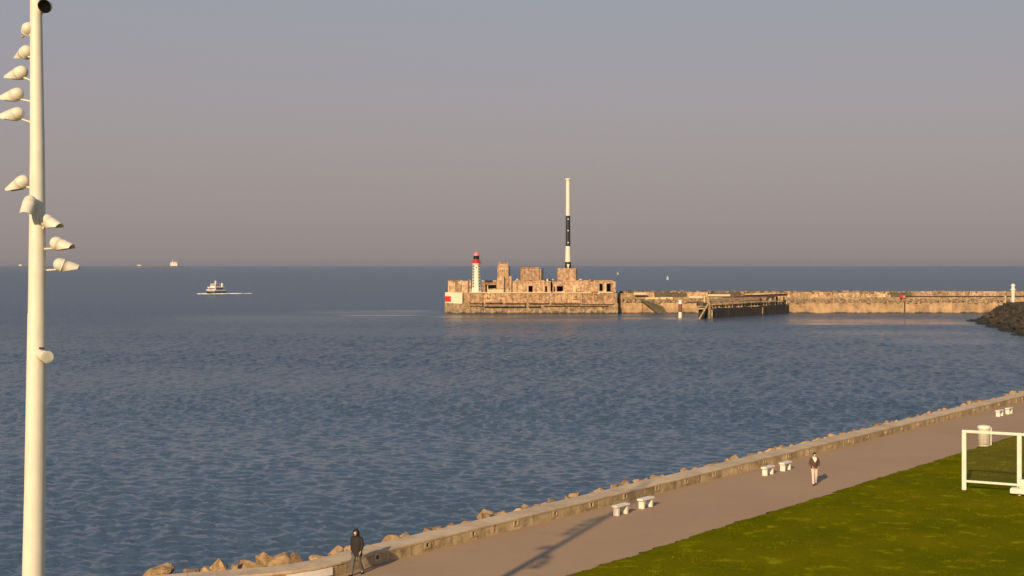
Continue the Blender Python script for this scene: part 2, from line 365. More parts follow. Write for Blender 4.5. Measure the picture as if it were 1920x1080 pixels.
# ------------------------------------------------------------------ low sea wall with drains
wallroot = empty('sea_wall', (A0.x, A0.y, 0)); tag(wallroot, 'long low stained concrete sea wall with drain holes beside the promenade', 'sea wall')
def wpart(mb, name, mat, parent=None):
    mb.v = [(x - A0.x, y - A0.y, z) for x, y, z in mb.v]; return mb.build(name, mat, parent or wallroot)
joints = [j for j in np.arange(-2.25 - 45, S1 - 1, 9.0) if j > S0]
drains = [s for s in np.arange(-9 * 3, 110, 3.0)]
slots = [4.5 + 18 * k for k in range(-2, 6)]
hz0, hz1, TOP, CT = .20, .37, .42, .52
for a, b_ in zip(joints, joints[1:]):
    a2, b2 = a + .012, b_ - .012
    hs = [(s - .085, s + .085, hz0, hz1) for s in drains if a2 + .2 < s < b2 - .2] + [(s - .05, s + .05, .04, TOP) for s in slots if a2 + .2 < s < b2 - .2]
    cuts = sorted(set([a2, b2] + [v for h in hs for v in h[:2]] + list(np.arange(a2, b2, .9))))
    zs = [-.3, .04, hz0, hz1, TOP]
    mb = MB()
    def P(s, wd, z): return sw(s, wd, z)
    for s0, s1_ in zip(cuts, cuts[1:]):
        mid = (s0 + s1_) / 2; hole = [h for h in hs if h[0] - 1e-6 < mid < h[1] + 1e-6]
        for z0, z1 in zip(zs, zs[1:]):
            zm = (z0 + z1) / 2
            if hole and hole[0][2] < zm < hole[0][3]:
                D = -.28
                mb.add([P(s0, D, z0), P(s1_, D, z0), P(s1_, D, z1), P(s0, D, z1)], [(0, 1, 2, 3)])
                mb.add([P(s0, 0, z0), P(s0, D, z0), P(s0, D, z1), P(s0, 0, z1)], [(0, 1, 2, 3)]); mb.add([P(s1_, 0, z0), P(s1_, D, z0), P(s1_, D, z1), P(s1_, 0, z1)], [(0, 1, 2, 3)])
                mb.add([P(s0, 0, z0), P(s1_, 0, z0), P(s1_, D, z0), P(s0, D, z0)], [(0, 1, 2, 3)]); mb.add([P(s0, 0, z1), P(s1_, 0, z1), P(s1_, D, z1), P(s0, D, z1)], [(0, 1, 2, 3)])
            else: mb.add([P(s0, 0, z0), P(s1_, 0, z0), P(s1_, 0, z1), P(s0, 0, z1)], [(0, 1, 2, 3)])
        mb.add([P(s0, -1.0, -3), P(s1_, -1.0, -3), P(s1_, -1.0, TOP), P(s0, -1.0, TOP)], [(0, 3, 2, 1)])
        mb.add([P(s0, 0, TOP), P(s1_, 0, TOP), P(s1_, -1.0, TOP), P(s0, -1.0, TOP)], [(0, 1, 2, 3)])
    for s in (a2, b2): mb.add([P(s, 0, -.3), P(s, -1.0, -3), P(s, -1.0, TOP), P(s, 0, TOP)], [(0, 1, 2, 3)])
    wpart(mb, 'wall_panel', M['wall'])
    cb = MB(); prof = [(.02, TOP + .002), (.02, CT - .02), (0.0, CT), (-1.03, CT + .015), (-1.05, CT - .01), (-1.05, TOP + .002)]
    cc = list(np.arange(a2, b2 - .3, .75)) + [b2]; vs = []
    for s in cc: vs += [P(s, wd, z + .004 * math.sin(s * 2.1)) for wd, z in prof]
    k = len(prof); cb.add(vs, [(i * k + j, (i + 1) * k + j, (i + 1) * k + (j + 1) % k, i * k + (j + 1) % k) for i in range(len(cc) - 1) for j in range(k)] + [list(range(k)), list(range((len(cc) - 1) * k, len(cc) * k))[::-1]])
    wpart(cb, 'coping_slab', M['coping'])
sur = None
for s in drains:
    if s < -3 or s > 72: continue
    if sur is None:
        mb = MB(); mb.box(-.19, -.087, -.022, .02, .14, .41); mb.box(.087, .19, -.022, .02, .14, .41); mb.box(-.087, .087, -.022, .02, .14, .197); mb.box(-.087, .087, -.022, .02, .373, .41)
        sur = mb.mesh('drain_surround', M['surround'])
    p, d, n = frame(s); link('drain_surround', sur, wallroot, (p.x - A0.x, p.y - A0.y, 0), (0, 0, math.atan2(d.y, d.x)))
# pale board on the wall, left of the hooded walker
mb = MB(); sa, sb = [float(cum[int(np.argmin(np.hypot(PX - q[0], PY - q[1])))]) for q in ((-8.44, 49.95), (-6.92, 51.2))]
cc = list(np.linspace(sa, sb, 7))
for z0, z1 in ((.10, .395),):
    vs = []
    for s in cc: vs += [sw(s, .012, z0), sw(s, .05, z0), sw(s, .05, z1), sw(s, .012, z1)]
    mb.add(vs, [(i * 4 + j, (i + 1) * 4 + j, (i + 1) * 4 + (j + 1) % 4, i * 4 + (j + 1) % 4) for i in range(6) for j in range(4)] + [(0, 1, 2, 3), (27, 26, 25, 24)])
tag(mb.build('wall_board', M['white']), 'blank cream board fixed to the sea wall face left of the hooded person', 'board')

# rock slope under the boulders
vs = []; fs = []; rs = list(np.arange(-40, 120, .7)); ws = [-.95, -1.6, -2.4, -3.4, -4.6, -6, -7.5, -9, -11]; zs = [-.05, -.15, -.5, -1.1, -1.9, -2.8, -3.8, -4.8, -6.4]
strip('rock_slope', M['rock'], rs, ws, lambda s, j, x: zs[j] + (random.uniform(-.25, .12) if j else 0))

# boulders
def boulder_mesh(seed, sx_=1, sy_=1, sz_=1):
    rn = random.Random(seed); bm = bmesh.new()
    for _ in range(15):
        v = Vector((rn.gauss(0, 1), rn.gauss(0, 1), rn.gauss(0, 1))).normalized() * rn.uniform(.82, 1.1)
        bm.verts.new((v.x * sx_, v.y * sy_, v.z * sz_))
    bmesh.ops.convex_hull(bm, input=bm.verts); bmesh.ops.delete(bm, geom=[v for v in bm.verts if not v.link_faces], context='VERTS')
    bmesh.ops.bevel(bm, geom=list(bm.edges), offset=.07, segments=1, affect='EDGES', clamp_overlap=True)
    me = bpy.data.meshes.new('boulder'); bm.to_mesh(me); bm.free(); me.materials.append(M['rock']); return me
BM = [boulder_mesh(40 + i, random.uniform(.9, 1.25), random.uniform(.8, 1), random.uniform(.6, .85)) for i in range(9)]
def boulder(x, y, z, r, label, i=0, rot=None):
    o = link('boulder', BM[i % 9], None, (x, y, z), rot or (random.uniform(-.5, .5), random.uniform(-.5, .5), random.uniform(0, 6.28)))
    o.scale = (r, r, r); tag(o, label, 'boulder', 'boulders piled behind the sea wall'); return o
special = [(297, 1071, .62, 'big square orange boulder at the lower left, farthest from the wall', 2), (360, 1074, .45, 'low brown boulder second from the lower left', 4),
           (408, 1060, .42, 'pointed orange boulder standing up left of the dark boulder cluster', 1), (470, 1060, .45, 'rounded tan boulder just left of the dark boulder cluster', 6),
           (500, 1047, .45, 'dark brown boulder at the crest of the boulder cluster', 3), (530, 1053, .5, 'broad golden boulder in the middle of the boulder cluster', 0),
           (556, 1051, .42, 'sharp-edged orange boulder at the right of the boulder cluster', 5), (600, 1047, .4, 'flat brown slab boulder between the cluster and the hooded person', 7),
           (653, 1032, .36, 'small bright boulder just left of the hooded person', 8), (737, 1012, .5, 'pale flat-topped boulder right of the hooded person', 2),
           (914, 966, .42, 'reddish pointed boulder rising above the wall, level with the mast shadow', 1)]
taken = []
for px, py, r, lab, k in special:
    q = gp(px, py, .25); boulder(q.x, q.y, .16 + .1 * (r - .4), r * 1.2, lab, k); taken.append((q.x, q.y))
def zone(s):
    for lim, txt in ((-3, 'left of the hooded person'), (6, 'just right of the hooded person'), (14, 'level with the mast shadow'), (24, 'beside the nearest bench pair'), (34, 'between the two nearer bench pairs'), (47, 'beside the middle bench pair'), (62, 'beyond the middle bench pair')):
        if s < lim: return txt
    return 'at the far right end'
s = -11.0
while s < 84:
    r = random.uniform(.24, .5) * (1.15 if s < -2 else 1); p = sw(s, -1.15 - r * .75 - random.uniform(0, .25))
    if all((p.x - a) ** 2 + (p.y - b_) ** 2 > .35 for a, b_ in taken):
        size = 'small' if r < .33 else 'large' if r > .42 else 'middling'
        boulder(p.x, p.y, (.38 if s < 2 else .40) - r * .35 + random.uniform(-.12, .10), r, '%s tan boulder behind the sea wall %s' % (size, zone(s)), random.randrange(9))
    s += r * random.uniform(1.0, 2.6)

# grass blades over the lawn in view
def build_grass():
    n = 95000
    s = rng.uniform(-10, 75, n); wd = 7.3 + 26 * rng.random(n) ** 1.25
    dxy = np.array([[U.x, U.y]]); px = A0.x + s * U.x + wd * U.y; py = A0.y + s * U.y - wd * U.x
    keep = (py > 48) & (np.abs(px / py) < .42); px, py = px[keep], py[keep]; n = len(px)
    z = .08 + .02 * np.sin(px * 1.3 + py * .7) + .02 * np.sin(px * .43 - py * .9 + 2)
    h = rng.uniform(.012, .034, n) * (1 + 1.1 * (np.sin(px * .9 + 1.3 * np.sin(py * .6)) * np.sin(py * .8 + px * .3) > .55)); a = rng.uniform(0, 3.14, n); wv = rng.uniform(.012, .035, n)
    lx, ly = rng.normal(0, .035, n), rng.normal(0, .035, n)
    v = np.stack([np.stack([px - wv * np.cos(a), py - wv * np.sin(a), z], -1), np.stack([px + wv * np.cos(a), py + wv * np.sin(a), z], -1), np.stack([px + lx, py + ly, z + h], -1)], 1).reshape(-1, 3).astype(np.float32)
    me = bpy.data.meshes.new('grass'); me.vertices.add(len(v)); me.vertices.foreach_set('co', v.ravel()); me.loops.add(len(v)); me.loops.foreach_set('vertex_index', np.arange(len(v), dtype=np.int32))
    me.polygons.add(n); me.polygons.foreach_set('loop_start', np.arange(0, 3 * n, 3, dtype=np.int32)); me.polygons.foreach_set('loop_total', np.full(n, 3, dtype=np.int32)); me.update()
    me.materials.append(M['blades']); o = link('grass', me); tag(o, 'short rough olive green grass covering the lawn', 'grass', kind='stuff')
build_grass()

# ------------------------------------------------------------------ fort on the mole head
YF = 464.0; K = YF / FPX
def fx(px): return (px - 960) * K
def fz(py): return CAMZ - (py - HZ) * K
fort = empty('harbour_fort', (0, YF, WL)); tag(fort, 'long ruined concrete harbour fort at the end of the mole, white panel at its left', 'fort')
def fpart(mb, name, mat, parent=None, bevel=0.0):
    mb.v = [(x, y - YF, z - WL) for x, y, z in mb.v]
    o = mb.build(name, mat, fort, bevel)
    if parent is not None: o.parent = parent
    return o
Zp, Zd = fz(568.5), fz(549)
XL, XC, XR = fx(834), fx(872), fx(1157.5)
def outline(g): return [(XL - g, YF + 9), (XL - g, YF + 5 - g), (XC - 1.5, YF - g), (XR + g, YF - g), (XR + g, YF + 26), (XL + 6, YF + 26)]
fpart(MB().prism(outline(.25), WL - 3, Zp), 'plinth', M['plinth'])
# upper wall in cast sections with open joints
secs = [872, 906, 960, 1030, 1092, 1157.5]
for a, b_ in zip(secs, secs[1:]):
    fpart(MB().box(fx(a) + (.06 if a > 880 else -1.4), fx(b_) - .06, YF + random.uniform(-.02, .08), YF + 3, Zp + .002, Zd), 'wall_section', M['fort'], bevel=.05)
fpart(MB().prism([(XL + .1, YF + 9), (XL + .1, YF + 5.1), (XC - 1.45, YF + .1), (XC - 1.45, YF + 9)], Zp + .002, Zd), 'corner_wall', M['fort'])
fpart(MB().prism([(XL + .2, YF + 9.05), (XC - 1.4, YF + 3.05), (XR - .1, YF + 3.05), (XR - .1, YF + 25.9), (XL + 6, YF + 25.9)], Zp + .002, Zd - .02), 'deck', M['fortup'])
# ledges: broken kerbs that throw the dark lines
for a, b_, y0, y1, d in ((880, 905, 566, 568.6, .5), (910, 941, 565.5, 568, .6), (945, 985, 566.5, 568.4, .55), (990, 1028, 565.8, 568.4, .6), (1033, 1085, 566.8, 568.8, .5), (1090, 1150, 567.5, 570, .35),
                         (907, 984, 571, 574.4, .75), (990, 1012, 571.8, 574.5, .7), (1018, 1140, 572, 573.6, .45), (880, 904, 572, 573.5, .4)):
    fpart(MB().box(fx(a), fx(b_), YF - .25 - 1.9 * d, YF + .1, fz(y1), fz(y0)), 'ledge', M['plinth'] if y0 > 570 else M['fort'], bevel=.04)
fpart(MB().box(fx(905.2), fx(906.6), YF - .32, YF - .2, fz(587), fz(569)), 'joint_post', M['timber'])
# spalled lumps and stains standing proud of the wall
for i in range(26):
    a = random.uniform(880, 1150); y = random.uniform(551, 564); sz = random.uniform(.15, .55)
    fpart(MB().box(fx(a), fx(a) + sz * random.uniform(.8, 2.2), YF - random.uniform(.08, .25), YF + .2, fz(y), fz(y) + sz), 'patch_block', M['fort'] if i % 3 else M['rubble'], bevel=.05)
for i in range(34):
    a = random.uniform(880, 1152); y = random.choice([random.uniform(551, 566), random.uniform(575, 586)]); sz = random.uniform(.2, .6)
    fpart(MB().box(fx(a), fx(a) + sz * random.uniform(.5, 3), YF - (.35 if y > 570 else .1) - random.uniform(0, .12), YF + .1, fz(y), fz(y) + sz * .8), 'stain_block', M['weed' if i % 2 else 'plinth'], bevel=.04)
for i in range(30):
    a = random.uniform(842, 1152); z = fz(random.choice([525.8, 528.5, 548.4]) + random.uniform(-.4, .3)); sz = random.uniform(.2, .55)
    fpart(MB().box(fx(a), fx(a) + sz * random.uniform(.6, 2), YF + random.uniform(1.2, 2.2) if z < 3 else YF + 6.1, YF + 2.4 if z < 3 else YF + 7, z - .1, z + sz), 'loose_block', M[random.choice(['rubble', 'fort', 'weed', 'cream'])], bevel=.04)
# white painted panel with red rectangle on the angled corner
d = Vector((XC - 1.5 - XL, -5.1, 0)); L = d.length; d.normalize(); nrm = Vector((d.y, -d.x, 0))
def corner_box(t0, t1, z0, z1, o0, o1):
    mb = MB(); p0 = Vector((XL, YF + 5.1, 0)); vs = []
    for z in (z0, z1):
        for tt, oo in ((t0, o0), (t1, o0), (t1, o1), (t0, o1)): q = p0 + d * tt + nrm * oo; vs.append((q.x, q.y, z))
    mb.add(vs, [(3, 2, 1, 0), (4, 5, 6, 7), (0, 1, 5, 4), (1, 2, 6, 5), (2, 3, 7, 6), (3, 0, 4, 7)]); return mb
wp = fpart(corner_box(.05, L + .9, fz(569.2), fz(548.6), -.08, .30), 'white_panel', M['panelwhite'])
fpart(corner_box(.06, L * .40, fz(566.4), fz(555.8), .302, .34), 'red_rectangle', M['red'], wp)
# pale edge rail along the deck
for a, b_, y in ((880, 1034, 549.0), (1036, 1109, 549.2), (1124, 1150, 548.6)):
    fpart(MB().box(fx(a), fx(b_), YF - .28, YF + .12, fz(y + .9), fz(y - 1.1)), 'deck_kerb', M['cream'], bevel=.03)
for px in (1123.5, 918): fpart(MB().lathe([(.45, 0), (.38, .5), (.18, .7), (.16, 1.1)], 10, (fx(px), YF - .05, fz(551))), 'bollard', M['cream'])

def wall_open(x0, x1, z0, z1, y, th, ops):
    """wall from x0 to x1 with real openings"""
    xs = sorted(set([x0, x1] + [v for o in ops for v in o[:2]])); zz = sorted(set([z0, z1] + [v for o in ops for v in o[2:]])); mb = MB()
    for a, b_ in zip(xs, xs[1:]):
        run = None
        for c, e in zip(zz, zz[1:]):
            solid = not any(o[0] <= (a + b_) / 2 <= o[1] and o[2] <= (c + e) / 2 <= o[3] for o in ops)
            if solid: mb.box(a, b_, y, y + th, c, e)
    bm = bmesh.new(); me = bpy.data.meshes.new('tmp'); me.from_pydata(mb.v, [], mb.f); bm.from_mesh(me); bmesh.ops.remove_doubles(bm, verts=bm.verts, dist=1e-4)
    # drop the inner faces shared by neighbouring cells
    seen = {}
    for f in bm.faces: seen.setdefault(tuple(sorted(v.index for v in f.verts)), []).append(f)
    bmesh.ops.delete(bm, geom=[f for fsx in seen.values() if len(fsx) > 1 for f in fsx], context='FACES')
    out = MB(); bm.verts.index_update(); out.add([v.co[:] for v in bm.verts], [[v.index for v in f.verts] for f in bm.faces]); bm.free(); return out
def house(a, b_, ytop, y, dep, ops, mat='fortup', roof=.35, over=.2, ybot=548.6):
    """a roofed deck building with a front wall, sides, back and roof slab"""
    x0, x1, z0, z1 = fx(a), fx(b_), fz(ybot), fz(ytop)
    fpart(wall_open(x0, x1, z0, z1, y, .5, [(fx(o[0]), fx(o[1]), max(z0 + .02, fz(o[3])), fz(o[2])) for o in ops]), 'building_wall', M[mat])
    mb = MB(); mb.box(x0, x0 + .5, y + .502, y + dep, z0, z1 - .003); mb.box(x1 - .5, x1, y + .502, y + dep, z0, z1 - .003); mb.box(x0 + .502, x1 - .502, y + dep - .5, y + dep, z0, z1 - .003)
    fpart(mb, 'side_wall', M[mat]); fpart(MB().box(x0 - over, x1 + over, y - over, y + dep + over, z1, z1 + roof), 'roof_slab', M[mat], bevel=.04)
# left block with a sloping buttress
fpart(MB().prism([(fx(838.5), YF + 6.2), (fx(871), YF + 1.6), (fx(877), YF + 1.6), (fx(877), YF + 12), (fx(841), YF + 12)], Zd, fz(527)), 'corner_block', M['fortup'])
fpart(MB().prism([(fx(838), YF + 5.9), (fx(860), YF + 2.7), (fx(860), YF + 3.9), (fx(838), YF + 7)], fz(527), fz(525.6)), 'broken_parapet', M['fortup'])
mb = MB(); z0, z1 = Zd, fz(528)
for k in range(7):
    t = k / 7; mb.box(fx(852 + 22 * t), fx(852 + 22 * t + 3.0), YF + 1.5 + 1.8 * (1 - t), YF + 5.5, z0, z1 + (fz(541) - z1) * t)
fpart(mb, 'broken_stair', M['rubble'])
for px, yt in ((876.5, 530), (879.5, 524), (882, 526)):
    fpart(MB().box(fx(px) - .16, fx(px) + .16, YF + 1.2, YF + 1.5, Zd, fz(yt)), 'post', M['fortup'])
# open gallery left of the tall block
house(903, 934, 531.5, YF + 3.2, 9, [(909.5, 913.5, 533.5, 548), (915, 930, 534.5, 541)], roof=.25)
fpart(MB().box(fx(913.5), fx(944), YF + 1.6, YF + 2.1, Zd, fz(543)), 'low_wall', M['cream']); fpart(MB().box(fx(913), fx(914.5), YF + 1.4, YF + 1.6, Zd, fz(536)), 'post', M['cream'])
fpart(MB().box(fx(901), fx(935), YF + 13, YF + 14, Zd, fz(526.5)), 'back_wall', M['rubble'])
fpart(MB().lathe([(.28, 0), (.34, .3), (.2, .55)], 8, (fx(904.5), YF + 4, fz(528.5))), 'vent_cap', M['white'])
# tall block
yt = YF + 2.6
mb = MB(); za, zb, zc = Zd, fz(528), fz(493.5)
mb.add([(fx(931.5), yt, za), (fx(954.5), yt, za), (fx(954.5), yt + 7, za), (fx(931.5), yt + 7, za), (fx(932.8), yt, zc), (fx(952.5), yt, zc), (fx(952.5), yt + 7, zc), (fx(932.8), yt + 7, zc)],
       [(3, 2, 1, 0), (4, 5, 6, 7), (0, 1, 5, 4), (1, 2, 6, 5), (2, 3, 7, 6), (3, 0, 4, 7)])
fpart(mb, 'tower_block', M['fortup'], bevel=.1)
fpart(MB().box(fx(933.5), fx(952.8), yt - .12, yt + 7.1, zc, zc + .35), 'tower_cap', M['fortup'])
fpart(MB().box(fx(944.4), fx(945.6), yt - .6, yt - .002, Zd, fz(519)), 'drain_pipe', M['fort']); fpart(MB().box(fx(945.7), fx(947.4), yt - .1, yt - .002, Zd, fz(520)), 'shade_strip', M['timber'])  # pipe, and a dark strip whose colour stands in for recess shade beside it
fpart(MB().box(fx(954.2), fx(956.6), yt + .4, yt + 2.2, fz(518), fz(499)), 'pole_shade_strip', M['black'])  # black strip painted in for shade on the tower's right side
fpart(MB().box(fx(947), fx(949.5), yt - .18, yt - .002, fz(512), fz(503)), 'shutter', M['timberdry']); fpart(MB().box(fx(941), fx(942.6), yt - .1, yt - .002, fz(509), fz(506)), 'vent', M['timber'])
fpart(MB().box(fx(954.7), fx(958.8), yt + .6, yt + 5, Zd, fz(517.5)), 'tower_annex', M['fortup'])
# long middle building, its square deckhouse, and the right-hand building
house(946.5, 1033, 529, YF + 4.4, 12, [(991.5, 999.2, 536.5, 548), (1022.5, 1026.5, 537, 548)], roof=.3)
for a, b_, y0, y1 in ((976, 989, 534, 545), (1003, 1018, 533, 545), (960, 971, 531.5, 546)): fpart(MB().box(fx(a), fx(b_), YF + 4.25, YF + 4.397, fz(y1), fz(y0)), 'wall_render', M['rubble' if a == 976 else 'fortup'])
fpart(MB().box(fx(989.2), fx(990.9), YF + 4.1, YF + 4.39, Zd, fz(535)), 'door_jamb', M['cream'])
fpart(MB().box(fx(976.5), fx(1011.5), YF + 6, YF + 13, fz(527.2), fz(502.5)), 'deckhouse', M['fortup'], bevel=.12)
fpart(MB().box(fx(1011.8), fx(1014.5), YF + 6.6, YF + 12, fz(527.2), fz(503.5)), 'deckhouse_annex', M['fortup'])
fpart(MB().box(fx(975.8), fx(1012), YF + 5.8, YF + 13.2, fz(502.3), fz(501)), 'deckhouse_roof', M['fort'])
fpart(MB().box(fx(982), fx(983.2), YF + 5.86, YF + 5.998, fz(524), fz(507)), 'pipe', M['fort'])
fpart(MB().box(fx(1017.4), fx(1020.0), YF + 8, YF + 8.5, fz(527.5), fz(502.5)), 'pole_shade_strip', M['black'])  # dark pole, widened in black to stand in for shade beside the deckhouse
for px, yt_ in ((1023.5, 523), (1027, 524.5), (1031, 525)): fpart(MB().lathe([(.3, 0), (.3, .5), (.12, .8)], 8, (fx(px), YF + 6, fz(527.4)), cap=True), 'vent_cap', M['white' if px < 1029 and px > 1025 else 'timber'])
fpart(MB().box(fx(1033.4), fx(1036.6), YF + 6.5, YF + 8, Zd, fz(525.5)), 'shade_strip', M['timber'])  # dark strip painted in for the shaded gap between the two buildings
house(1037, 1157, 530.5, YF + 5.2, 12, [(1045, 1057, 537, 547), (1039, 1041.5, 538, 547.5), (1126, 1132, 532.5, 546), (1139.2, 1147.2, 532, 547.5)], roof=.35)
for a, b_, y0, y1, mt in ((1059, 1074, 534, 546, 'fortup'), (1075, 1081, 536, 548, 'cream'), (1083, 1097, 531.5, 546, 'fortup'), (1103, 1125, 531.5, 546.5, 'fort'), (1137, 1139, 530, 548, 'cream'), (1147.4, 1150, 530.5, 548, 'fortup'), (1151, 1156, 530.5, 548, 'fort')):
    fpart(MB().box(fx(a), fx(b_), YF + 5.0, YF + 5.197, fz(y1), fz(y0)), 'pilaster', M[mt])
fpart(MB().box(fx(1082), fx(1152), YF + 7, YF + 15, fz(528.4), fz(526)), 'roof_step', M['rubble'])
mbk = MB().box(fx(1047), fx(1082.5), YF + 7.5, YF + 14, fz(528.4), fz(503)); fpart(mbk, 'mast_base', M['fortup'], bevel=.1); fpart(MB().box(fx(1082.6), fx(1084.2), YF + 8, YF + 13, fz(528.4), fz(503.5)), 'shade_strip', M['timber'])  # mast base, with a dark strip painting shade on its right side
fpart(MB().box(fx(1062), fx(1067.5), YF + 7.2, YF + 7.49, fz(524), fz(506)), 'stair_rib', M['rubble'])
for k in range(14):
    a = random.uniform(962, 1150); fpart(MB().box(fx(a), fx(a) + random.uniform(.3, 1.2), YF + 6, YF + 6 + random.uniform(.4, 1), fz(528.4), fz(528.4) + random.uniform(.15, .5)), 'roof_block', M['rubble'])

# lighthouse
LY = YF + 2.4; lx_ = wx(893.2, LY); lz = Zd; LK = LY / FPX
lh = empty('lighthouse', (lx_, LY, lz)); tag(lh, 'small white octagonal lighthouse with red gallery and dome standing on the fort', 'lighthouse')
def lzz(py): return wz(py, LY) - lz
rot8 = R(22.5)
MB().lathe([(1.85, 0), (1.78, .8), (1.55, 2.2), (1.32, lzz(500)), (1.3, lzz(496))], 8, rot=rot8, smooth=False).build('shaft', M['lhwhite'], lh)
MB().lathe([(1.3, lzz(496) + .002), (1.65, lzz(494.8)), (1.65, lzz(493.6))], 8, rot=rot8, smooth=False).build('cornice', M['lhwhite'], lh)
gal = MB().lathe([(1.75, lzz(493.5)), (1.75, lzz(492.4))], 16).build('gallery', M['red'], lh)
MB().lathe([(1.05, lzz(492.3)), (1.05, lzz(486.5))], 16).build('lantern_base', M['red'], lh)
mb = MB()
for k in range(16):
    t = k * math.pi / 8; mb.path([(1.7 * math.cos(t), 1.7 * math.sin(t), lzz(492.4)), (1.7 * math.cos(t), 1.7 * math.sin(t), lzz(488))], .04, 5)
for zz_ in (488, 490): mb.path([(1.7 * math.cos(k * math.pi / 8), 1.7 * math.sin(k * math.pi / 8), lzz(zz_)) for k in range(17)], .035, 5, up=(0, 0, 1))
mb.build('railing', M['red'], gal)
MB().lathe([(1.0, lzz(486.4)), (1.0, lzz(479.4))], 12, smooth=False).build('lantern', M['window'], lh)
mb = MB()
for k in range(6):
    t = k * math.pi / 3 + .3; mb.path([(1.02 * math.cos(t), 1.02 * math.sin(t), lzz(486.4)), (1.02 * math.cos(t), 1.02 * math.sin(t), lzz(479.4))], .05, 5)
mb.build('glazing_bar', M['black'], lh)
dm = MB().lathe([(1.1, lzz(479.3)), (1.08, lzz(477.8)), (.85, lzz(475.2)), (.45, lzz(473.2)), (.12, lzz(472.2)), (.1, lzz(469)), (.02, lzz(468))], 14).build('dome', M['redlight'], lh)
MB().ball((0, 0, lzz(471)), .2, 8, 6).build('finial', M['red'], dm)
wm = MB().box(-.30, .30, -.07, .06, -.30, .30).mesh('window', M['window']); fm = MB()
fm.box(-.36, -.302, -.09, .02, -.36, .36); fm.box(.302, .36, -.09, .02, -.36, .36); fm.box(-.302, .302, -.09, .02, -.36, -.302); fm.box(-.302, .302, -.09, .02, .302, .36); fm = fm.mesh('frame', M['lhwhite'])
for k in range(9):
    py = 499 + 5.4 * k; z = lzz(py)
    rr_ = float(np.interp(z, [0, .8, 2.2, lzz(500), lzz(496)], [1.85, 1.78, 1.55, 1.32, 1.3])) * math.cos(R(22.5))
    for sgn in (-1, 1):
        if sgn < 0 and k == 8: continue
        an = -math.pi / 2 + sgn * math.pi / 4
        o = link('window', wm, lh, (rr_ * math.cos(an), rr_ * math.sin(an), z), (0, 0, sgn * math.pi / 4)); link('frame', fm, o)
z = lzz(501.5); rr_ = 1.32 * math.cos(R(22.5)); o = link('window', wm, lh, (0, -rr_, z)); o.scale = (.6, 1, .6)
# signal mast
MY = YF + 9.5; mx = wx(1065, MY); mz0 = fz(503)
mast = empty('signal_mast', (mx, MY, mz0)); tag(mast, 'tall slender mast banded white and black rising from the fort', 'mast')
def mzz(py): return wz(py, MY) - mz0
mr = lambda py: float(np.interp(py, [335, 461, 502], [.72, .84, 1.12]))
for a, b_, c in ((337, 404.4, 'lhwhite'), (404.4, 461.6, 'black'), (461.6, 491, 'lhwhite')): MB().lathe([(mr(b_), max(0, mzz(b_)) + .002), (mr(a), mzz(a))], 14).build('band', M[c], mast)
MB().lathe([(1.15, 0), (1.02, mzz(491))], 14).build('base_band', M['black'], mast)
mb = MB(); mb.add([(-.05, -1.12, 0), (.05, -1.12, 0), (.5, -1.06, mzz(495.5)), (-.5, -1.06, mzz(495.5)), (-.05, -1.2, 0), (.05, -1.2, 0), (.5, -1.13, mzz(495.5)), (-.5, -1.13, mzz(495.5))], [(0, 1, 2, 3), (7, 6, 5, 4), (0, 4, 5, 1), (1, 5, 6, 2), (2, 6, 7, 3), (3, 7, 4, 0)])
mb.build('white_wedge', M['lhwhite'], mast)
MB().lathe([(.74, mzz(338.5)), (1.05, mzz(337)), (1.05, mzz(335.4)), (.7, mzz(334.8))], 14).build('cap', M['lhwhite'], mast)
for py in (411, 432.5, 455): MB().box(-.2, .2, -1.0, -.6, mzz(py) - .22, mzz(py) + .22).build('marker_light', M['white'], mast)

# ------------------------------------------------------------------ mole running right from the fort
YM = 468.0; KM = YM / FPX
def mxx(px): return (px - 960) * KM
def mz(py): return CAMZ - (py - HZ) * KM
mole = empty('harbour_mole', (mxx(1160), YM, WL)); tag(mole, 'long low concrete mole with rubble top running right from the fort', 'mole')
def mpart(mb, name, mat, parent=None, bevel=0.0, kind=None):
    o0 = mole.location; mb.v = [(x - o0.x, y - o0.y, z - o0.z) for x, y, z in mb.v]; o = mb.build(name, mat, mole, bevel)
    if kind: o['kind'] = kind
    return o
Zw = mz(567.5)
cuts = [1161, 1168, 1205, 1330, 1478, 1560, 1693, 1786, 1860, 1960, 2120]
for i, (a, b_) in enumerate(zip(cuts, cuts[1:])):
    top = Zw + random.uniform(-.08, .1) + (1.9 if i == 0 else 0)
    mpart(MB().box(mxx(a) + .05, mxx(b_) - .05, YM + random.uniform(-.06, .06), YM + 4, WL - 3, top), 'wall_section', M['mole'], bevel=.06)
    if i: mpart(MB().box(mxx(a) + .05, mxx(b_) - .05, YM - .35, YM - .002, WL - 3, mz(578 + random.uniform(-1, 1))), 'toe_wall', M['mole'], bevel=.06)
mpart(MB().box(mxx(1158.5), mxx(2120), YM + 4.002, YM + 16, WL - 3, mz(558)), 'core', M['rubble'])
# upper tier, set back, patched from blocks of many tones
px = 1163
while px < 2100:
    wd = random.uniform(8, 46); flat = px > 1700
    y0 = 557.5 if not flat else 556.5; y1 = random.uniform(548.5, 551.0) if not flat else 547.2
    mpart(MB().box(mxx(px) + .03, mxx(px + wd) - .03, YM + random.uniform(6, 7.2) if not flat else YM + 6.5, YM + 10, mz(559), mz(y1) + .02), 'parapet_block', M[random.choice(['rubble', 'mole', 'fortup', 'fort', 'rubble', 'weed'])] if not flat else M['fortup'], bevel=.05)
    px += wd
mpart(MB().box(mxx(1700), mxx(2110), YM + 6.1, YM + 6.45, mz(556.8), mz(555.6)), 'edge_rail', M['timber'])
mpart(MB().box(mxx(1380), mxx(1640), YM + 10.5, YM + 12.5, mz(558), mz(547.0)), 'back_parapet', M['weed'])
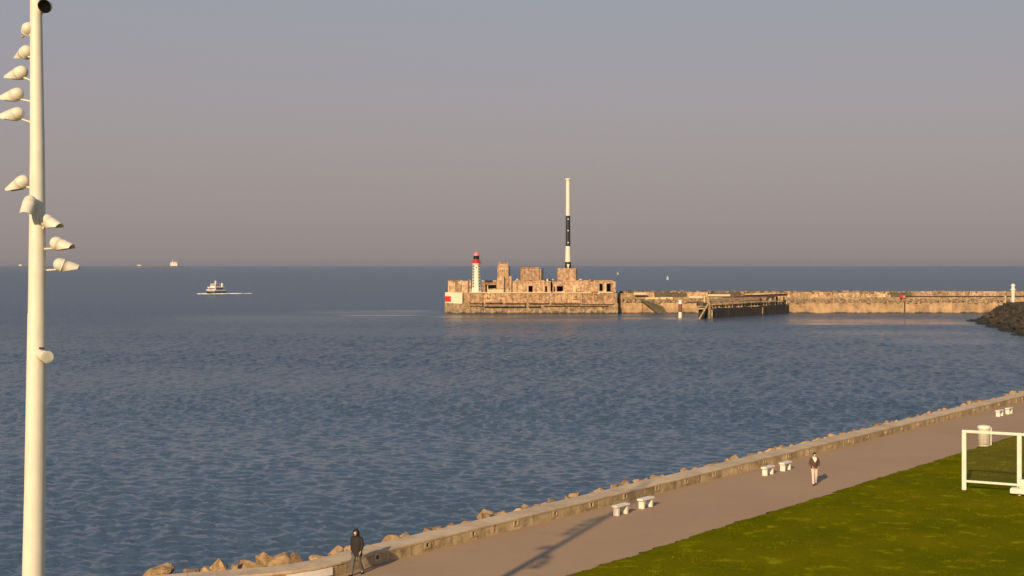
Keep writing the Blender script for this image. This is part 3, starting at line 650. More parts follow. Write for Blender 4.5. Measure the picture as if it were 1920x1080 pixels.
# pale pieces of render on the lower tier
for a, b_, y0, y1 in ((1212, 1238, 558, 564.5), (1240, 1264, 557.5, 565), (1294, 1320, 555, 560), (1190, 1213, 549, 553.5), (1416, 1448, 551, 555.5), (1330, 1372, 552, 556)):
    mpart(MB().box(mxx(a), mxx(b_), YM + 3.2, YM + 4.6, mz(y1), mz(y0)), 'pale_block', M['cream'], bevel=.05)
# loose rubble
mb = MB()
for k in range(1000):
    px = random.uniform(1168, 1900); z = mz(567.3) if k % 4 else mz(549.5); yy = YM + (random.uniform(.2, 5.5) if k % 4 else random.uniform(6.5, 10)); sz = random.uniform(.25, .95) * (.8 if k % 4 == 0 else 1)
    lo = random.uniform(0, .25) + (1.0 * (yy - YM) / 5.5 if k % 4 else 0)
    Mx = Matrix.Translation((mxx(px), yy, z + lo)) @ Matrix.Rotation(random.uniform(0, 3), 4, 'Z') @ Matrix.Rotation(random.uniform(-.5, .5), 4, 'X')
    mb.box(-sz, sz * random.uniform(.3, 1), -sz * .7, sz * .6, -sz * .5, sz * random.uniform(.35, .7), Mx)
mpart(mb, 'rubble', M['rubble'], kind='stuff')
mb = MB()
for k in range(260):
    px = random.uniform(1160, 1700); yy = YM + random.uniform(10, 15); sz = random.uniform(.3, .8)
    Mx = Matrix.Translation((mxx(px), yy, mz(549.5))) @ Matrix.Rotation(random.uniform(0, 3), 4, 'Z') @ Matrix.Rotation(random.uniform(-.6, .6), 4, 'Y')
    mb.box(-sz, sz, -sz * .7, sz * .6, -sz, sz * .6, Mx)
mpart(mb, 'rear_rubble', M['weed'], kind='stuff')
# weedy slipway ramp down the wall
mb = MB(); mb.add([(mxx(1199), YM - 2.2, mz(561.5)), (mxx(1206), YM - 2.2, mz(560.5)), (mxx(1242), YM - 2.2, mz(574)), (mxx(1250), YM - 2.2, WL - 1), (mxx(1238), YM - 2.2, WL - 1)] +
                  [(mxx(1199), YM - .36, mz(561.5)), (mxx(1206), YM - .36, mz(560.5)), (mxx(1242), YM - .36, mz(574)), (mxx(1250), YM - .36, WL - 1), (mxx(1238), YM - .36, WL - 1)],
                  [(0, 1, 2, 3, 4), (9, 8, 7, 6, 5)] + [(i, 5 + i, 5 + (i + 1) % 5, (i + 1) % 5) for i in range(5)])
mpart(mb, 'slipway', M['weed'])
for px, y0, y1, c in ((1692, 553.5, 559, 'red'), (1698, 554.5, 559, 'redlight')):
    mpart(MB().box(mxx(px), mxx(px + 4.5), YM + 3, YM + 4, mz(y1), mz(y0)), 'red_box', M[c], bevel=.1)
for px, y0 in ((1661, 553), (1694.5, 566)): mpart(MB().box(mxx(px), mxx(px + 2.2), YM - .5 if y0 > 560 else YM + 3, YM - .37 if y0 > 560 else YM + 3.5, mz(y0 + (20 if y0 > 560 else 5)), mz(y0)), 'ladder' if y0 > 560 else 'white_box', M['timber' if y0 > 560 else 'white'])

# ------------------------------------------------------------------ timber landing stage in front of the mole
P0 = Vector((wx(1328, 424), 424)); P1 = Vector((wx(1476, 466), 466))
jd = (P1 - P0); JL = jd.length; jd.normalize(); ja = math.atan2(jd.y, jd.x)
stage = empty('landing_stage', (P0.x, P0.y, WL), ja); tag(stage, 'dark timber landing stage with pale rails and raking piles before the mole', 'landing stage')
def jz(py, Y=430): return CAMZ - (py - HZ) * Y / FPX - WL
W_ = 4.2
for k in range(22):            # fender piles close together: the dark flank
    t = 1.4 + k * (JL - 1.6) / 21
    MB().box(t - JL / 46, t + JL / 46, -.02 - random.uniform(0, .12), .5, -3, jz(577) + random.uniform(-.25, .25)).build('fender_plank', M['timber'], stage)
MB().box(1.0, JL, .55, W_, -3, jz(577) - .5).build('core', M['timber'], stage)
mb = MB().box(.4, JL + .1, .4, W_, jz(576.5), jz(575.2)); mb.build('deck', M['timber'], stage)
for k in range(26):
    t = .6 + k * (JL - .8) / 25; ztop = jz(random.choice([567, 563, 569, 561, 571])); 
    MB().path([(t, .1, jz(578) + random.uniform(-.5, 0)), (t + random.uniform(-.08, .08), .1, ztop)], random.uniform(.14, .26), 6).build('post', M['timberdry' if k % 4 else 'timber'], stage)
for y0, th, a, b_, m_ in ((562.5, .3, 0, .72, 'timberdry'), (566, .26, 0, .62, 'timberdry'), (570, .3, .02, .85, 'timberdry'), (573.5, .22, .05, .95, 'timber'), (559.5, .3, .3, 1.0, 'rust'), (557.5, .3, .55, 1.0, 'timber')):
    MB().box(a * JL, b_ * JL, -.1, .06, jz(y0), jz(y0) + th * 1.5).build('rail', M[m_], stage)
    MB().box(a * JL, b_ * JL, W_ - .2, W_, jz(y0 + .5), jz(y0 + .5) + th).build('rail', M[m_], stage)
for k in range(9):
    t = .35 * JL + k * .6 * JL / 9; MB().box(t, t + random.uniform(.6, 2.2), random.uniform(.5, 2), 3, jz(575), jz(random.uniform(560, 568))).build('timber_stack', M[random.choice(['timber', 'rust', 'timber', 'timberdry'])], stage, bevel=.05)
MB().box(.78 * JL, .82 * JL, .2, 1.0, jz(576), jz(562)).build('pale_bollard', M['cream'], stage)
for t, m_ in ((.3, 'rubble'), (1.7, 'rubble'), (.66 * JL, 'mole')): MB().path([(t, -.25, -3), (t, -.25, jz(560 if t < 1 else 580))], .42 if t < 2 else .22, 8).build('pile', M[m_], stage)
MB().path([(.5, .4, jz(577)), (.6, .4, jz(556))], .3, 8).build('pile', M['timberdry'], stage)
for k in range(4):
    x1, x0 = -.3 + .5 * k, -8.2 + 2.3 * k
    MB().path([(x0, -.6 + .7 * k, -1.5), (x1, .0 + .4 * k, jz(570 + 1.5 * k))], .3, 8).build('raking_pile', M['timber' if k % 2 else 'timberdry'], stage)
MB().box(-3.0, 0, .2, 2.5, jz(573), jz(567)).build('walkway_end', M['weed'], stage)
MB().box(-10, .2, 1.6, 2.3, jz(566.4), jz(564.6)).build('walkway', M['rust'], stage)
MB().box(-.6, -.2, .9, 1.3, jz(566), jz(553.5)).build('end_post', M['cream'], stage)
# banded pile left of it
bp_ = empty('banded_pile', (wx(1275.5, 428), 428, WL)); tag(bp_, 'white and brown banded mooring pile standing left of the landing stage', 'mooring pile')
for a, b_, c in ((600, 585, 'lhwhite'), (585, 570, 'rust'), (570, 564, 'lhwhite')):
    MB().lathe([(.62, jz(a, 428) - (2.5 if a == 600 else 0) + .002), (.6, jz(b_, 428))], 12).build('band', M[c], bp_)
MB().lathe([(.66, jz(564, 428) + .002), (.5, jz(562.5, 428))], 12).build('cap', M['lhwhite'], bp_)

# ------------------------------------------------------------------ rock jetty at the right with its little light
vs = []; fs = []
J0 = gp(1824, 603, WL); J1 = gp(1922, 632, WL); JD = (J1 - J0).to_2d().normalized()
def sms(t): t = min(1, max(0, t)); return t * t * (3 - 2 * t)
def jetty(u, v):   # u along the near foot towards the camera, v from the foot inland to the right
    w_ = 30 * v ** 1.5; q = J0.to_2d() + JD * u + Vector((1, .12)) * (w_ + 1.2 * math.sin(u * .3))
    h = 5.9 * (.35 * min(1, w_ / 9) + .65 * sms(w_ / 9.5)) * sms((u + 9) / 13)
    return q.x, q.y, WL - .6 + h
nu, nv = 46, 16
for i in range(nu):
    for j in range(nv):
        x, y, z = jetty(-9 + i * 2.4, j / (nv - 1)); vs.append((x + random.uniform(-.35, .35), y + random.uniform(-.35, .35), z + random.uniform(-.4, .4)))
for i in range(nu - 1):
    for j in range(nv - 1): a = i * nv + j; fs.append((a, a + nv, a + nv + 1, a + 1))
mb = MB(); mb.add(vs, fs); tag(mb.build('rock_jetty', M['jrock']), 'dark rock jetty sloping into the water at the right edge', 'jetty', kind='structure')
HB = []
for k in range(5):
    bm = bmesh.new(); rn = random.Random(k)
    for _ in range(12): bm.verts.new(Vector((rn.gauss(0, 1), rn.gauss(0, 1), rn.gauss(0, 1))).normalized() * rn.uniform(.8, 1.1))
    bmesh.ops.convex_hull(bm, input=bm.verts); bmesh.ops.delete(bm, geom=[v for v in bm.verts if not v.link_faces], context='VERTS'); bm.verts.index_update()
    HB.append(([v.co.copy() for v in bm.verts], [[v.index for v in f.verts] for f in bm.faces])); bm.free()
mb = MB()
for k in range(2400):
    u, v = -8 + 108 * random.random(), random.random() * .75; x, y, z = jetty(u, v); hv, hf = random.choice(HB); sc = random.uniform(.4, 1.25)
    Mx = Matrix.Translation((x, y, z + .15)) @ Matrix.Rotation(random.uniform(0, 6), 4, 'Z') @ Matrix.Diagonal((sc * random.uniform(.8, 1.5), sc, sc * .75, 1)); mb.add([Mx @ q for q in hv], hf)
tag(mb.build('jetty_rocks', M['jrock']), 'heap of dark weedy rocks facing the jetty', 'rocks', kind='stuff')
jx, jy, jzz = jetty(9.0, .5); jl = Vector((wx(1899.5, jy), jy, jzz - .4)); KJ = jy / FPX
lt = empty('jetty_light', jl); tag(lt, 'small white harbour light column standing on the rock jetty', 'harbour light')
hh = wz(532, jy) - jl.z
MB().lathe([(1.25, 0), (1.25, .35)], 12).build('footing', M['rubble'], lt)
MB().lathe([(.52, .35), (.5, hh * .45), (.62, hh * .62), (.72, hh * .72)], 12).build('column', M['lhwhite'], lt)
MB().lathe([(.9, hh * .72), (.9, hh * .76)], 12).build('gallery', M['lhwhite'], lt)
MB().lathe([(.5, hh * .76), (.48, hh * .9)], 10).build('lantern', M['lhwhite'], lt); MB().lathe([(.66, hh * .9), (.6, hh * .95), (.2, hh)], 10).build('cap', M['lhwhite'], lt)
jb = empty('jetty_post', (wx(1885, jy), jy, jzz - .3)); tag(jb, 'slim cream post on a slab left of the jetty light', 'post')
MB().box(-1.5, 1.4, -.8, .8, 0, .35).build('slab', M['lhwhite'], jb, .05); MB().lathe([(.3, .35), (.24, 2.4), (.34, 2.5), (.3, 2.9)], 10).build('shaft', M['cream'], jb)

# ------------------------------------------------------------------ boats
def hull(name, L_, B, H, mat, parent, sheer=.5, z0=-.6):
    st = [(-.5, .8, 0), (-.3, 1, 0), (0, 1, .0), (.25, .85, .25), (.4, .45, .6), (.5, .03, 1)]; vs = []; fs = []
    for u, b_, s in st:
        x = u * L_; hz_ = H + sheer * s; vs += [(x, -B / 2 * b_, hz_), (x * .97, -B / 2 * b_ * .75, z0), (x * .97, B / 2 * b_ * .75, z0), (x, B / 2 * b_, hz_)]
    for i in range(len(st) - 1):
        for j in range(3): a = i * 4 + j; fs.append((a, a + 1, a + 5, a + 4))
        fs.append((i * 4 + 3, i * 4, i * 4 + 4, i * 4 + 7))
    fs += [(3, 2, 1, 0), (20, 21, 22, 23)]
    return MB().add(vs, fs).build(name, mat, parent)
by = 17 * FPX / (551 - HZ); bx_ = wx(404, by)
boat = empty('pilot_boat', (bx_, by, WL), R(-118)); tag(boat, 'small white motor vessel with dark hull heading inshore at the left', 'boat')
hull('hull', 15, 6.6, 1.1, M['navy'], boat, .7); hull('bulwark', 15.1, 6.7, 2.0, M['shipwhite'], boat, 1.0, 1.15)
MB().box(-6.3, 4.5, -3.0, 3.0, 1.95, 2.25).build('deck', M['shipwhite'], boat)
cb_ = MB().box(-4.5, 3.2, -2.6, 2.6, 2.26, 3.7).build('cabin', M['shipwhite'], boat, .12)
for s in (-1, 1): MB().box(-3.8, 2.6, s * 2.62 - .03, s * 2.62 + .03, 2.7, 3.3).build('window', M['window'], cb_)
MB().box(3.15, 3.26, -2.2, 2.2, 2.7, 3.3).build('window', M['window'], cb_)
MB().box(-4.8, 3.6, -3.1, 3.1, 3.72, 4.1).build('upper_deck', M['shipwhite'], boat)
wh = MB().box(-2.2, 2.4, -1.9, 1.9, 4.11, 5.9).build('wheelhouse', M['shipwhite'], boat, .12); MB().box(2.36, 2.44, -1.6, 1.6, 4.9, 5.5).build('window', M['window'], wh)
for s in (-1, 1): MB().box(-1.6, 1.9, s * 1.92 - .03, s * 1.92 + .03, 4.9, 5.5).build('window', M['window'], wh)
MB().box(-3.6, -2.6, 2.1, 2.9, 4.11, 6.3).build('funnel', M['shipwhite'], boat)
mm_ = MB().path([(0, 0, 5.9), (0, 0, 8.1)], [.4, .1], 6); mm_.box(-.15, .15, -1.2, 1.2, 6.9, 7.1); mm_.build('radar_mast', M['shipwhite'], boat)
mb = MB()
def foam_patch(mb, pts, z): mb.add([(x, y, z) for x, y in pts], [list(range(len(pts)))])
def foam_ridge(cx, cy, lx, ly, h, n, seed):
    rn = random.Random(seed)
    for k in range(n):
        x = cx + rn.uniform(-lx, lx); y = cy + rn.uniform(-ly, ly); hv, hf = rn.choice(HB); sc = rn.uniform(.4, 1) * h
        Mx = Matrix.Translation((x, y, WL + .1)) @ Matrix.Diagonal((sc * 3.2, sc * 2, sc * .7, 1)); mb.add([Mx @ q for q in hv], hf)
foam_ridge(bx_ - 1, by - 4.5, 7.4, 1.8, .75, 90, 1); foam_ridge(bx_ + 9, by + 1, 4.6, 2.2, .65, 46, 2); foam_ridge(bx_ + 16, by + 7, 4, 4, .3, 22, 3)
tag(mb.build('bow_wave', M['foam']), 'white bow wave and wake around the small motor vessel', 'foam', kind='stuff')
# big cargo ship on the horizon
sy = 9000.0; sk = sy / FPX
ship = empty('tanker_ship', (wx(299, sy), sy, WL), math.pi); tag(ship, 'long low cargo ship with white bridge at its right, on the horizon', 'ship')
hull('hull', 84 * sk, 34, 9.5, M['bluegrey'], ship, 2.0)
def shx(px): return -(px - 299) * sk
MB().box(shx(333.5), shx(320), -15, 15, 9.4, 31).build('bridge_block', M['shipwhite'], ship); MB().box(shx(331), shx(326), -18, 18, 31.1, 36).build('bridge', M['shipwhite'], ship)
MB().path([(shx(323.5), 0, 31), (shx(323.5), 0, 52)], [4, 1.6], 6).build('mast', M['shipwhite'], ship); MB().box(shx(334), shx(330), -7, 7, 36.1, 41).build('funnel', M['redlight'], ship)
MB().box(shx(265), shx(258), -10, 10, 10, 17).build('forecastle', M['shipwhite'], ship); MB().box(shx(310), shx(306), -6, 6, 9.6, 16).build('crane', M['bluegrey'], ship)
s2y = 11000.0; ship2 = empty('distant_ship', (wx(43, s2y), s2y, WL), 0); tag(ship2, 'faint distant vessel on the horizon at the far left by the light pole', 'ship')
hull('hull', 90, 26, 8, M['bluegrey'], ship2, 2); MB().box(-30, -8, -10, 10, 8, 20).build('bridge_block', M['shipwhite'], ship2)
def sailboat(px, py, tall, label):
    Y = 17 * FPX / (py - HZ); k = Y / FPX; h = tall * k
    o = empty('sailing_dinghy', (wx(px, Y), Y, WL), R(25)); tag(o, label, 'sailing boat', 'small sailing boats far out')
    hull('hull', h * .62, h * .2, h * .09, M['shipwhite'], o, h * .03, -.2); MB().path([(0, 0, h * .05), (0, 0, h)], h * .012, 5).build('mast', M['metal'], o)
    def sail(n, pts):
        vs = []; nn = 5
        for i in range(nn + 1):
            t = i / nn
            for s in (0, 1): a = Vector(pts[0]).lerp(Vector(pts[2]), t); c = Vector(pts[1]).lerp(Vector(pts[2]), t); q = a.lerp(c, s); vs.append(q)
            m_ = a.lerp(c, .5); vs.append(m_ + Vector((0, h * .05 * (1 - t), 0)))
        fs = []
        for i in range(nn): b0 = i * 3; fs += [(b0, b0 + 2, b0 + 5, b0 + 3), (b0 + 2, b0 + 1, b0 + 4, b0 + 5)]
        x = MB().add(vs, fs, True).build(n, M['shipwhite'], o); sm = x.modifiers.new('thick', 'SOLIDIFY'); sm.thickness = .03
    sail('mainsail', [(-h * .02, 0, h * .14), (-h * .34, 0, h * .16), (-.01, 0, h * .98)]); sail('jib', [(h * .03, 0, h * .12), (h * .3, 0, h * .12), (h * .02, 0, h * .8)])
sailboat(1252, 524.5, 9, 'tiny white sailing boat beyond the mole, right of the fort'); sailboat(1158.5, 515, 6, 'tiniest white sailing boat, just above the right end of the fort')

# ------------------------------------------------------------------ floodlight mast, left foreground
YP = 27.3; KP = YP / FPX
def lx2(px): return (px - 960) * KP
def lz2(py): return CAMZ - (py - HZ) * KP
base = Vector((lx2(59), YP, .08)); lm = empty('floodlight_mast', base); tag(lm, 'tall cream lighting mast with clustered white floodlights at the left edge', 'lighting mast')
rows = [(-330, 64, 15), (-120, 66, 18), (0, 67.5, 21.5), (270, 70, 26.5), (420, 70, 29.5), (588, 69.5, 33.0)]
rows2 = [(588, 69.5, 34.2), (760, 67.5, 36.5), (920, 65.5, 38.5), (1080, 62.8, 41), (1300, 60, 44), (1390, 59, 46)]
def ppart(pts, name):
    pts = sorted(pts, key=lambda q: -q[0]); P_ = [Vector((lx2(c), YP, lz2(y))) - base for y, c, w_ in pts]; P_[0].z = max(P_[0].z, 0) if name == 'lower_pole' else P_[0].z
    MB().path(P_, [w_ * KP / 2 for y, c, w_ in pts], 28).build(name, M['white'], lm)
ppart(rows, 'upper_pole'); ppart(rows2, 'lower_pole')
def lamp_mesh():
    """bullet housing along +X with a slanted open hood"""
    bm = bmesh.new(); n = 18
    prof = [(-.125, .0), (-.118, .04), (-.095, .08), (-.06, .107), (-.02, .120), (.03, .124), (.05, .124), (.052, .129), (.064, .129), (.066, .123), (.15, .122), (.24, .119), (.31, .116), (.335, .114)]
    ring = []
    for x, r_ in prof: ring.append([bm.verts.new((x, r_ * math.cos(2 * math.pi * k / n), r_ * math.sin(2 * math.pi * k / n))) for k in range(n)] if r_ else [bm.verts.new((x, 0, 0))])
    for a, b_ in zip(ring, ring[1:]):
        for k in range(n):
            k2 = (k + 1) % n
            if len(a) == 1: bm.faces.new((a[0], b_[k2], b_[k]))
            else: bm.faces.new((a[k], a[k2], b_[k2], b_[k]))
    nrm_ = Vector((.50, 0, -.87)).normalized()
    bmesh.ops.bisect_plane(bm, geom=bm.verts[:] + bm.edges[:] + bm.faces[:], plane_co=(.075, 0, -.115), plane_no=nrm_, clear_outer=True)
    for f in bm.faces: f.smooth = True
    bmesh.ops.recalc_face_normals(bm, faces=bm.faces)
    me = bpy.data.meshes.new('housing'); bm.to_mesh(me); bm.free(); me.materials.append(M['lampwhite']); return me
LM = lamp_mesh(); LG = MB().path([(.07, 0, 0), (.085, 0, 0)], .115, 16).mesh('lens', M['dark'])
lamps = [  # sphere centre (px), pointing azimuth (deg, 0 = right, 90 = away), downward tilt, bracket foot row
    ((85, 12), 285, 8, 24), ((53, 54), 108, 30, 66), ((44, 94), 135, 24, 108), ((37, 134), 158, 24, 151), ((31, 176), 172, 24, 190), ((33, 213), 182, 22, 229),
    ((41, 340), 170, 38, 352), ((67, 380), 268, 52, 392), ((91, 414), 335, 28, 428), ((108, 456), 345, 22, 467), ((111, 496), 12, 20, 507)]
for (px, py), az, tl, bf in lamps:
    pc = float(np.interp(py, [-120, 0, 270, 420, 588], [66, 67.5, 70, 70, 69.5])); pr = float(np.interp(py, [0, 588], [10.8, 16.5])) * KP
    a_ = R(az); xx = lx2(px); dxp = xx - lx2(pc)
    yo = 0.0 if py < 60 else math.sin(a_) * .25 if abs(dxp) > .22 else (-(pr + .17) if 180 < az < 360 else (pr + .15))
    loc = Vector((xx, YP + yo, lz2(py))) - base
    fl = empty('floodlight', loc); fl.parent = lm; fl.rotation_euler = Matrix.Rotation(a_, 3, 'Z').to_euler(); 
    Ry = Matrix.Rotation(R(tl), 3, 'Y').to_euler()
    link('housing', LM, fl, (0, 0, 0), Ry).scale = (1.1,) * 3; link('lens', LG, fl, (0, 0, 0), Ry)
    # bracket: from the mast to the underside of the housing
    foot = Vector((lx2(pc), YP, lz2(bf))) - base; tip = loc + Vector((-.03 * math.cos(a_), -.03 * math.sin(a_), -.1)); dirn = (tip - foot); dirn.z = 0; foot = foot + dirn.normalized() * (pr - .01)
    Mi = Matrix.Rotation(-a_, 3, 'Z'); mb = MB().path([Mi @ (foot - loc), Mi @ (foot + (tip - foot) * .5 - loc), Mi @ (tip - loc)], [.022, .02, .02], 8)
    fo = Mi @ (foot - loc); mb.ball(fo, .035, 8, 6); mb.build('bracket', M['lampwhite'], fl)
MB().path([Vector((lx2(80), YP - .12, lz2(665))) - base, Vector((lx2(99), YP - .34, lz2(667))) - base, Vector((lx2(100.5), YP - .36, lz2(667.2))) - base], [.105, .118, .125], 16).build('spotlight', M['lampwhite'], lm)
MB().path([Vector((lx2(100.5), YP - .361, lz2(667.2))) - base, Vector((lx2(101), YP - .366, lz2(667.2))) - base], .098, 16).build('spotlight_lens', M['panelwhite'], lm)
MB().path([Vector((lx2(79), YP - .16, lz2(652))) - base, Vector((lx2(88), YP - .17, lz2(652))) - base], .02, 8).build('spotlight_bracket', M['timber'], lm)
MB().lathe([(.36, 0), (.36, .03), (.28, .05), (.27, .5)], 20).build('base_collar', M['white'], lm)

# ------------------------------------------------------------------ benches
BL, BW, BH = 1.12, .36, .5
def make_bench():
    r = empty('bench')
    MB().box(-BL / 2, BL / 2, -BW / 2, BW / 2, BH - .11, BH).build('seat', M['white'], r, .03)
    for s in (-1, 1): MB().box(s * .36 - .07, s * .36 + .07, -.15, .15, 0, BH - .112).build('leg', M['white'], r, .01)
    return r
bench0 = make_bench(); first = True
for (px, py), lab in (((1164, 965), 'nearer white slab bench of the pair nearest the mast shadow'), ((1211, 952), 'farther white slab bench of the pair nearest the mast shadow'),
                      ((1440, 890.5), 'nearer white slab bench of the pair beside the person in pale trousers'), ((1473, 882), 'farther white slab bench of the pair beside the person in pale trousers'),
                      ((1874.5, 780.5), 'nearer white slab bench of the distant pair at the right edge'), ((1892, 776), 'farther white slab bench of the distant pair at the right edge')):
    o = bench0 if first else copy_tree(bench0); first = False
    q = gp(px, py); o.location = (q.x, q.y, .003); o.rotation_euler = (0, 0, math.atan2(U.y, U.x) + random.uniform(-.04, .04)); tag(o, lab, 'bench', 'white benches along the promenade')

# ------------------------------------------------------------------ litter bin
q = gp(1845, 838); bn = empty('litter_bin', (q.x, q.y, .003)); tag(bn, 'tall cream round-fronted litter bin at the lawn edge behind the goal frame', 'litter bin')
MB().lathe([(.33, 0), (.35, .05), (.35, .18)], 16).build('base', M['lampwhite'], bn)
MB().lathe([(.345, .2), (.375, .22), (.39, 1.18), (.40, 1.2)], 16).build('body', M['lhwhite'], bn)
MB().lathe([(.42, 1.21), (.43, 1.32), (.40, 1.38), (.22, 1.43)], 16).build('lid', M['lhwhite'], bn)
MB().box(.33, .47, -.14, .14, .12, 1.3).build('side_post', M['lampwhite'], bn, .02)

# ------------------------------------------------------------------ white goal frame
q0 = gp(1808, 921); q1 = gp(1911.5, 929); gd = (q1 - q0); GL = gd.length; ga = math.atan2(gd.y, gd.x)
goal = empty('goal_frame', (q0.x, q0.y, .07), ga); tag(goal, 'white square-tube goal frame with dark net standing on the lawn', 'goal frame')
GH = 3.18
for t in (0, GL, 2 * GL): MB().box(t - .11, t + .11, -.09, .09, 0, GH - .14).build('post', M['white'], goal, .015)
MB().box(-.11, 2 * GL + .11, -.085, .085, GH - .138, GH).build('crossbar', M['white'], goal, .015)
for k in range(2): MB().box(k * GL + .112, (k + 1) * GL - .112, -.06, .06, .42, .53).build('lower_rail', M['white'], goal, .012)
for k in range(2):
    mb = MB(); x0, x1, z0, z1 = k * GL + .13, (k + 1) * GL - .13, .535, GH - .142; nx, nz = 36, 32
    for i in range(nx + 1): x = x0 + (x1 - x0) * i / nx; mb.box(x - .004, x + .004, .064, .07, z0 - .02, z1 + .02)
    for i in range(nz + 1): z = z0 + (z1 - z0) * i / nz; mb.box(x0, x1, .071, .077, z - .004, z + .004)
    mb.build('net', M['net'], goal)
# stepped white seat at the second post
q = gp(1921, 931); st_ = empty('white_seat', (q.x - .02, q.y - .55, .07), ga); tag(st_, 'white slab seat with backrest block at the foot of the second goal post', 'seat')
MB().box(-.85, .95, -.3, .3, .16, .42).build('seat', M['white'], st_, .03)
MB().box(-.50, .95, -.02, .28, .50, .86).build('backrest', M['white'], st_, .03)
MB().box(-.42, .9, -.05, .26, .425, .495).build('seat_riser', M['lampwhite'], st_)
for x in (-.42, .6): MB().lathe([(.10, -.02), (.08, .04), (.06, .158)], 10, (x, 0, 0)).build('leg', M['white'], st_)

# ------------------------------------------------------------------ people
def body_mesh(p, name='body', mat=None, parent=None):
    """one continuous skinned figure from joints p: dict name -> (pos, (rx, ry)), with fingers as chains in the same mesh"""
    names = list(p['v']); idx = {n: i for i, n in enumerate(names)}
    me = bpy.data.meshes.new(name); me.from_pydata([p['v'][n][0] for n in names], [(idx[a], idx[b_]) for a, b_ in p['e']], [])
    o = link(name, me, parent); me.materials.append(mat)
    sk_ = o.modifiers.new('skin', 'SKIN'); sk_.use_smooth_shade = True
    for i, n in enumerate(names): me.skin_vertices[0].data[i].radius = p['v'][n][1]; me.skin_vertices[0].data[i].use_root = (n == 'pelvis')
    sb_ = o.modifiers.new('subdivision', 'SUBSURF'); sb_.levels = 2; sb_.render_levels = 2; return o
def figure(legs, arms, head_tilt=(0, 0)):
    v = {}; e = []
    v['pelvis'] = ((0, 0, .95), (.14, .10)); v['waist'] = ((0, 0, 1.1), (.125, .09)); v['chest'] = ((0, -.005, 1.32), (.15, .10)); v['neck'] = ((0, .0, 1.48), (.052, .052))
    hx, hy = head_tilt; v['jaw'] = ((hx * .5, hy * .5 - .015, 1.555), (.058, .066)); v['face'] = ((hx, hy - .012, 1.63), (.074, .09)); v['crown'] = ((hx * 1.2, hy * 1.2, 1.70), (.066, .078))
    v['nose'] = ((hx, hy - .112, 1.617), (.012, .014))
    e += [('pelvis', 'waist'), ('waist', 'chest'), ('chest', 'neck'), ('neck', 'jaw'), ('jaw', 'face'), ('face', 'crown'), ('face', 'nose')]
    for s, nm in ((-1, 'l'), (1, 'r')):
        kn, an = legs[nm]; v['hip' + nm] = ((s * .088, 0, .89), (.085, .085)); v['knee' + nm] = (kn, (.055, .058)); v['ankle' + nm] = (an, (.038, .042)); v['toe' + nm] = ((an[0] + s * .02, an[1] - .15, .035), (.036, .025))
        e += [('pelvis', 'hip' + nm), ('hip' + nm, 'knee' + nm), ('knee' + nm, 'ankle' + nm), ('ankle' + nm, 'toe' + nm)]
        el, wr = arms[nm]; v['sh' + nm] = ((s * .175, 0, 1.42), (.055, .055)); v['el' + nm] = (el, (.042, .042)); v['wr' + nm] = (wr, (.027, .03))
        dv = (Vector(wr) - Vector(el)).normalized(); pm = Vector(wr) + dv * .075; v['palm' + nm] = (tuple(pm), (.018, .038)); e += [('chest', 'sh' + nm), ('sh' + nm, 'el' + nm), ('el' + nm, 'wr' + nm), ('wr' + nm, 'palm' + nm)]
        for k, ln in enumerate((.062, .075, .08, .072, .056)):
            if k == 0: a = Vector(wr) + dv * .035 + Vector((-s * .01, -.03, 0)); b_ = a + Vector((-s * .02, -.025, 0)) + dv * .03; c = b_ + dv * .03
            else: a = pm + dv * .02 + Vector((0, -.034 + .019 * k - .02, 0)); b_ = a + dv * ln * .5; c = b_ + dv * ln * .45 + Vector((-s * .012, -.006, 0))
            for t_, q in (('a', a), ('b', b_), ('c', c)): v['f%d%s%s' % (k, t_, nm)] = (tuple(q), (.009, .009))
            e += [('palm' + nm if k else 'wr' + nm, 'f%da%s' % (k, nm)), ('f%da%s' % (k, nm), 'f%db%s' % (k, nm)), ('f%db%s' % (k, nm), 'f%dc%s' % (k, nm))]
    return {'v': v, 'e': e}
def clothe(root, fig, coat_rings, coat_mat, trouser_mat, sleeve_r=(.08, .066, .05), hem=.0):
    v = fig['v']; g_ = lambda n: Vector(v[n][0])
    mb = MB(); mb.path([c for c, r_ in coat_rings], [r_ for c, r_ in coat_rings], 18, up=(0, -1, 0))
    for nm in 'lr':
        a, b_, c = g_('sh' + nm), g_('el' + nm), g_('wr' + nm); s = -1 if nm == 'l' else 1
        mb.path([a + Vector((-s * .06, 0, .035)), a, a.lerp(b_, .5), b_, b_.lerp(c, .5), c], [(.05, .06), sleeve_r[0], sleeve_r[0] * .93, sleeve_r[1], sleeve_r[1] * .9, sleeve_r[2]], 12)
    mb.build('jacket', coat_mat, root)
    mb = MB(); mb.path([(0, 0, .84), (0, 0, .92), (0, 0, 1.02)], [(.165, .12), (.172, .125), (.155, .115)], 16, up=(0, -1, 0))
    for nm in 'lr':
        a, b_, c = g_('hip' + nm), g_('knee' + nm), g_('ankle' + nm); c = c + (b_ - c) * .03
        mb.path([a + Vector((0, 0, .05)), a.lerp(b_, .4), b_, b_.lerp(c, .5), c + Vector((0, 0, -.02))], [.105, .095, .075, .07, .068], 12)
    mb.build('trousers', trouser_mat, root)
    for nm in 'lr':
        a = g_('ankle' + nm); s = -1 if nm == 'l' else 1
        MB().path([(a.x, a.y + .07, .05), (a.x, a.y + .03, .055), (a.x + s * .01, a.y - .08, .045), (a.x + s * .02, a.y - .17, .035), (a.x + s * .022, a.y - .205, .03)], [(.03, .04), (.046, .056), (.05, .046), (.046, .034), (.025, .02)], 12, up=(0, 0, 1)).build('shoe', M['shoe'], root)
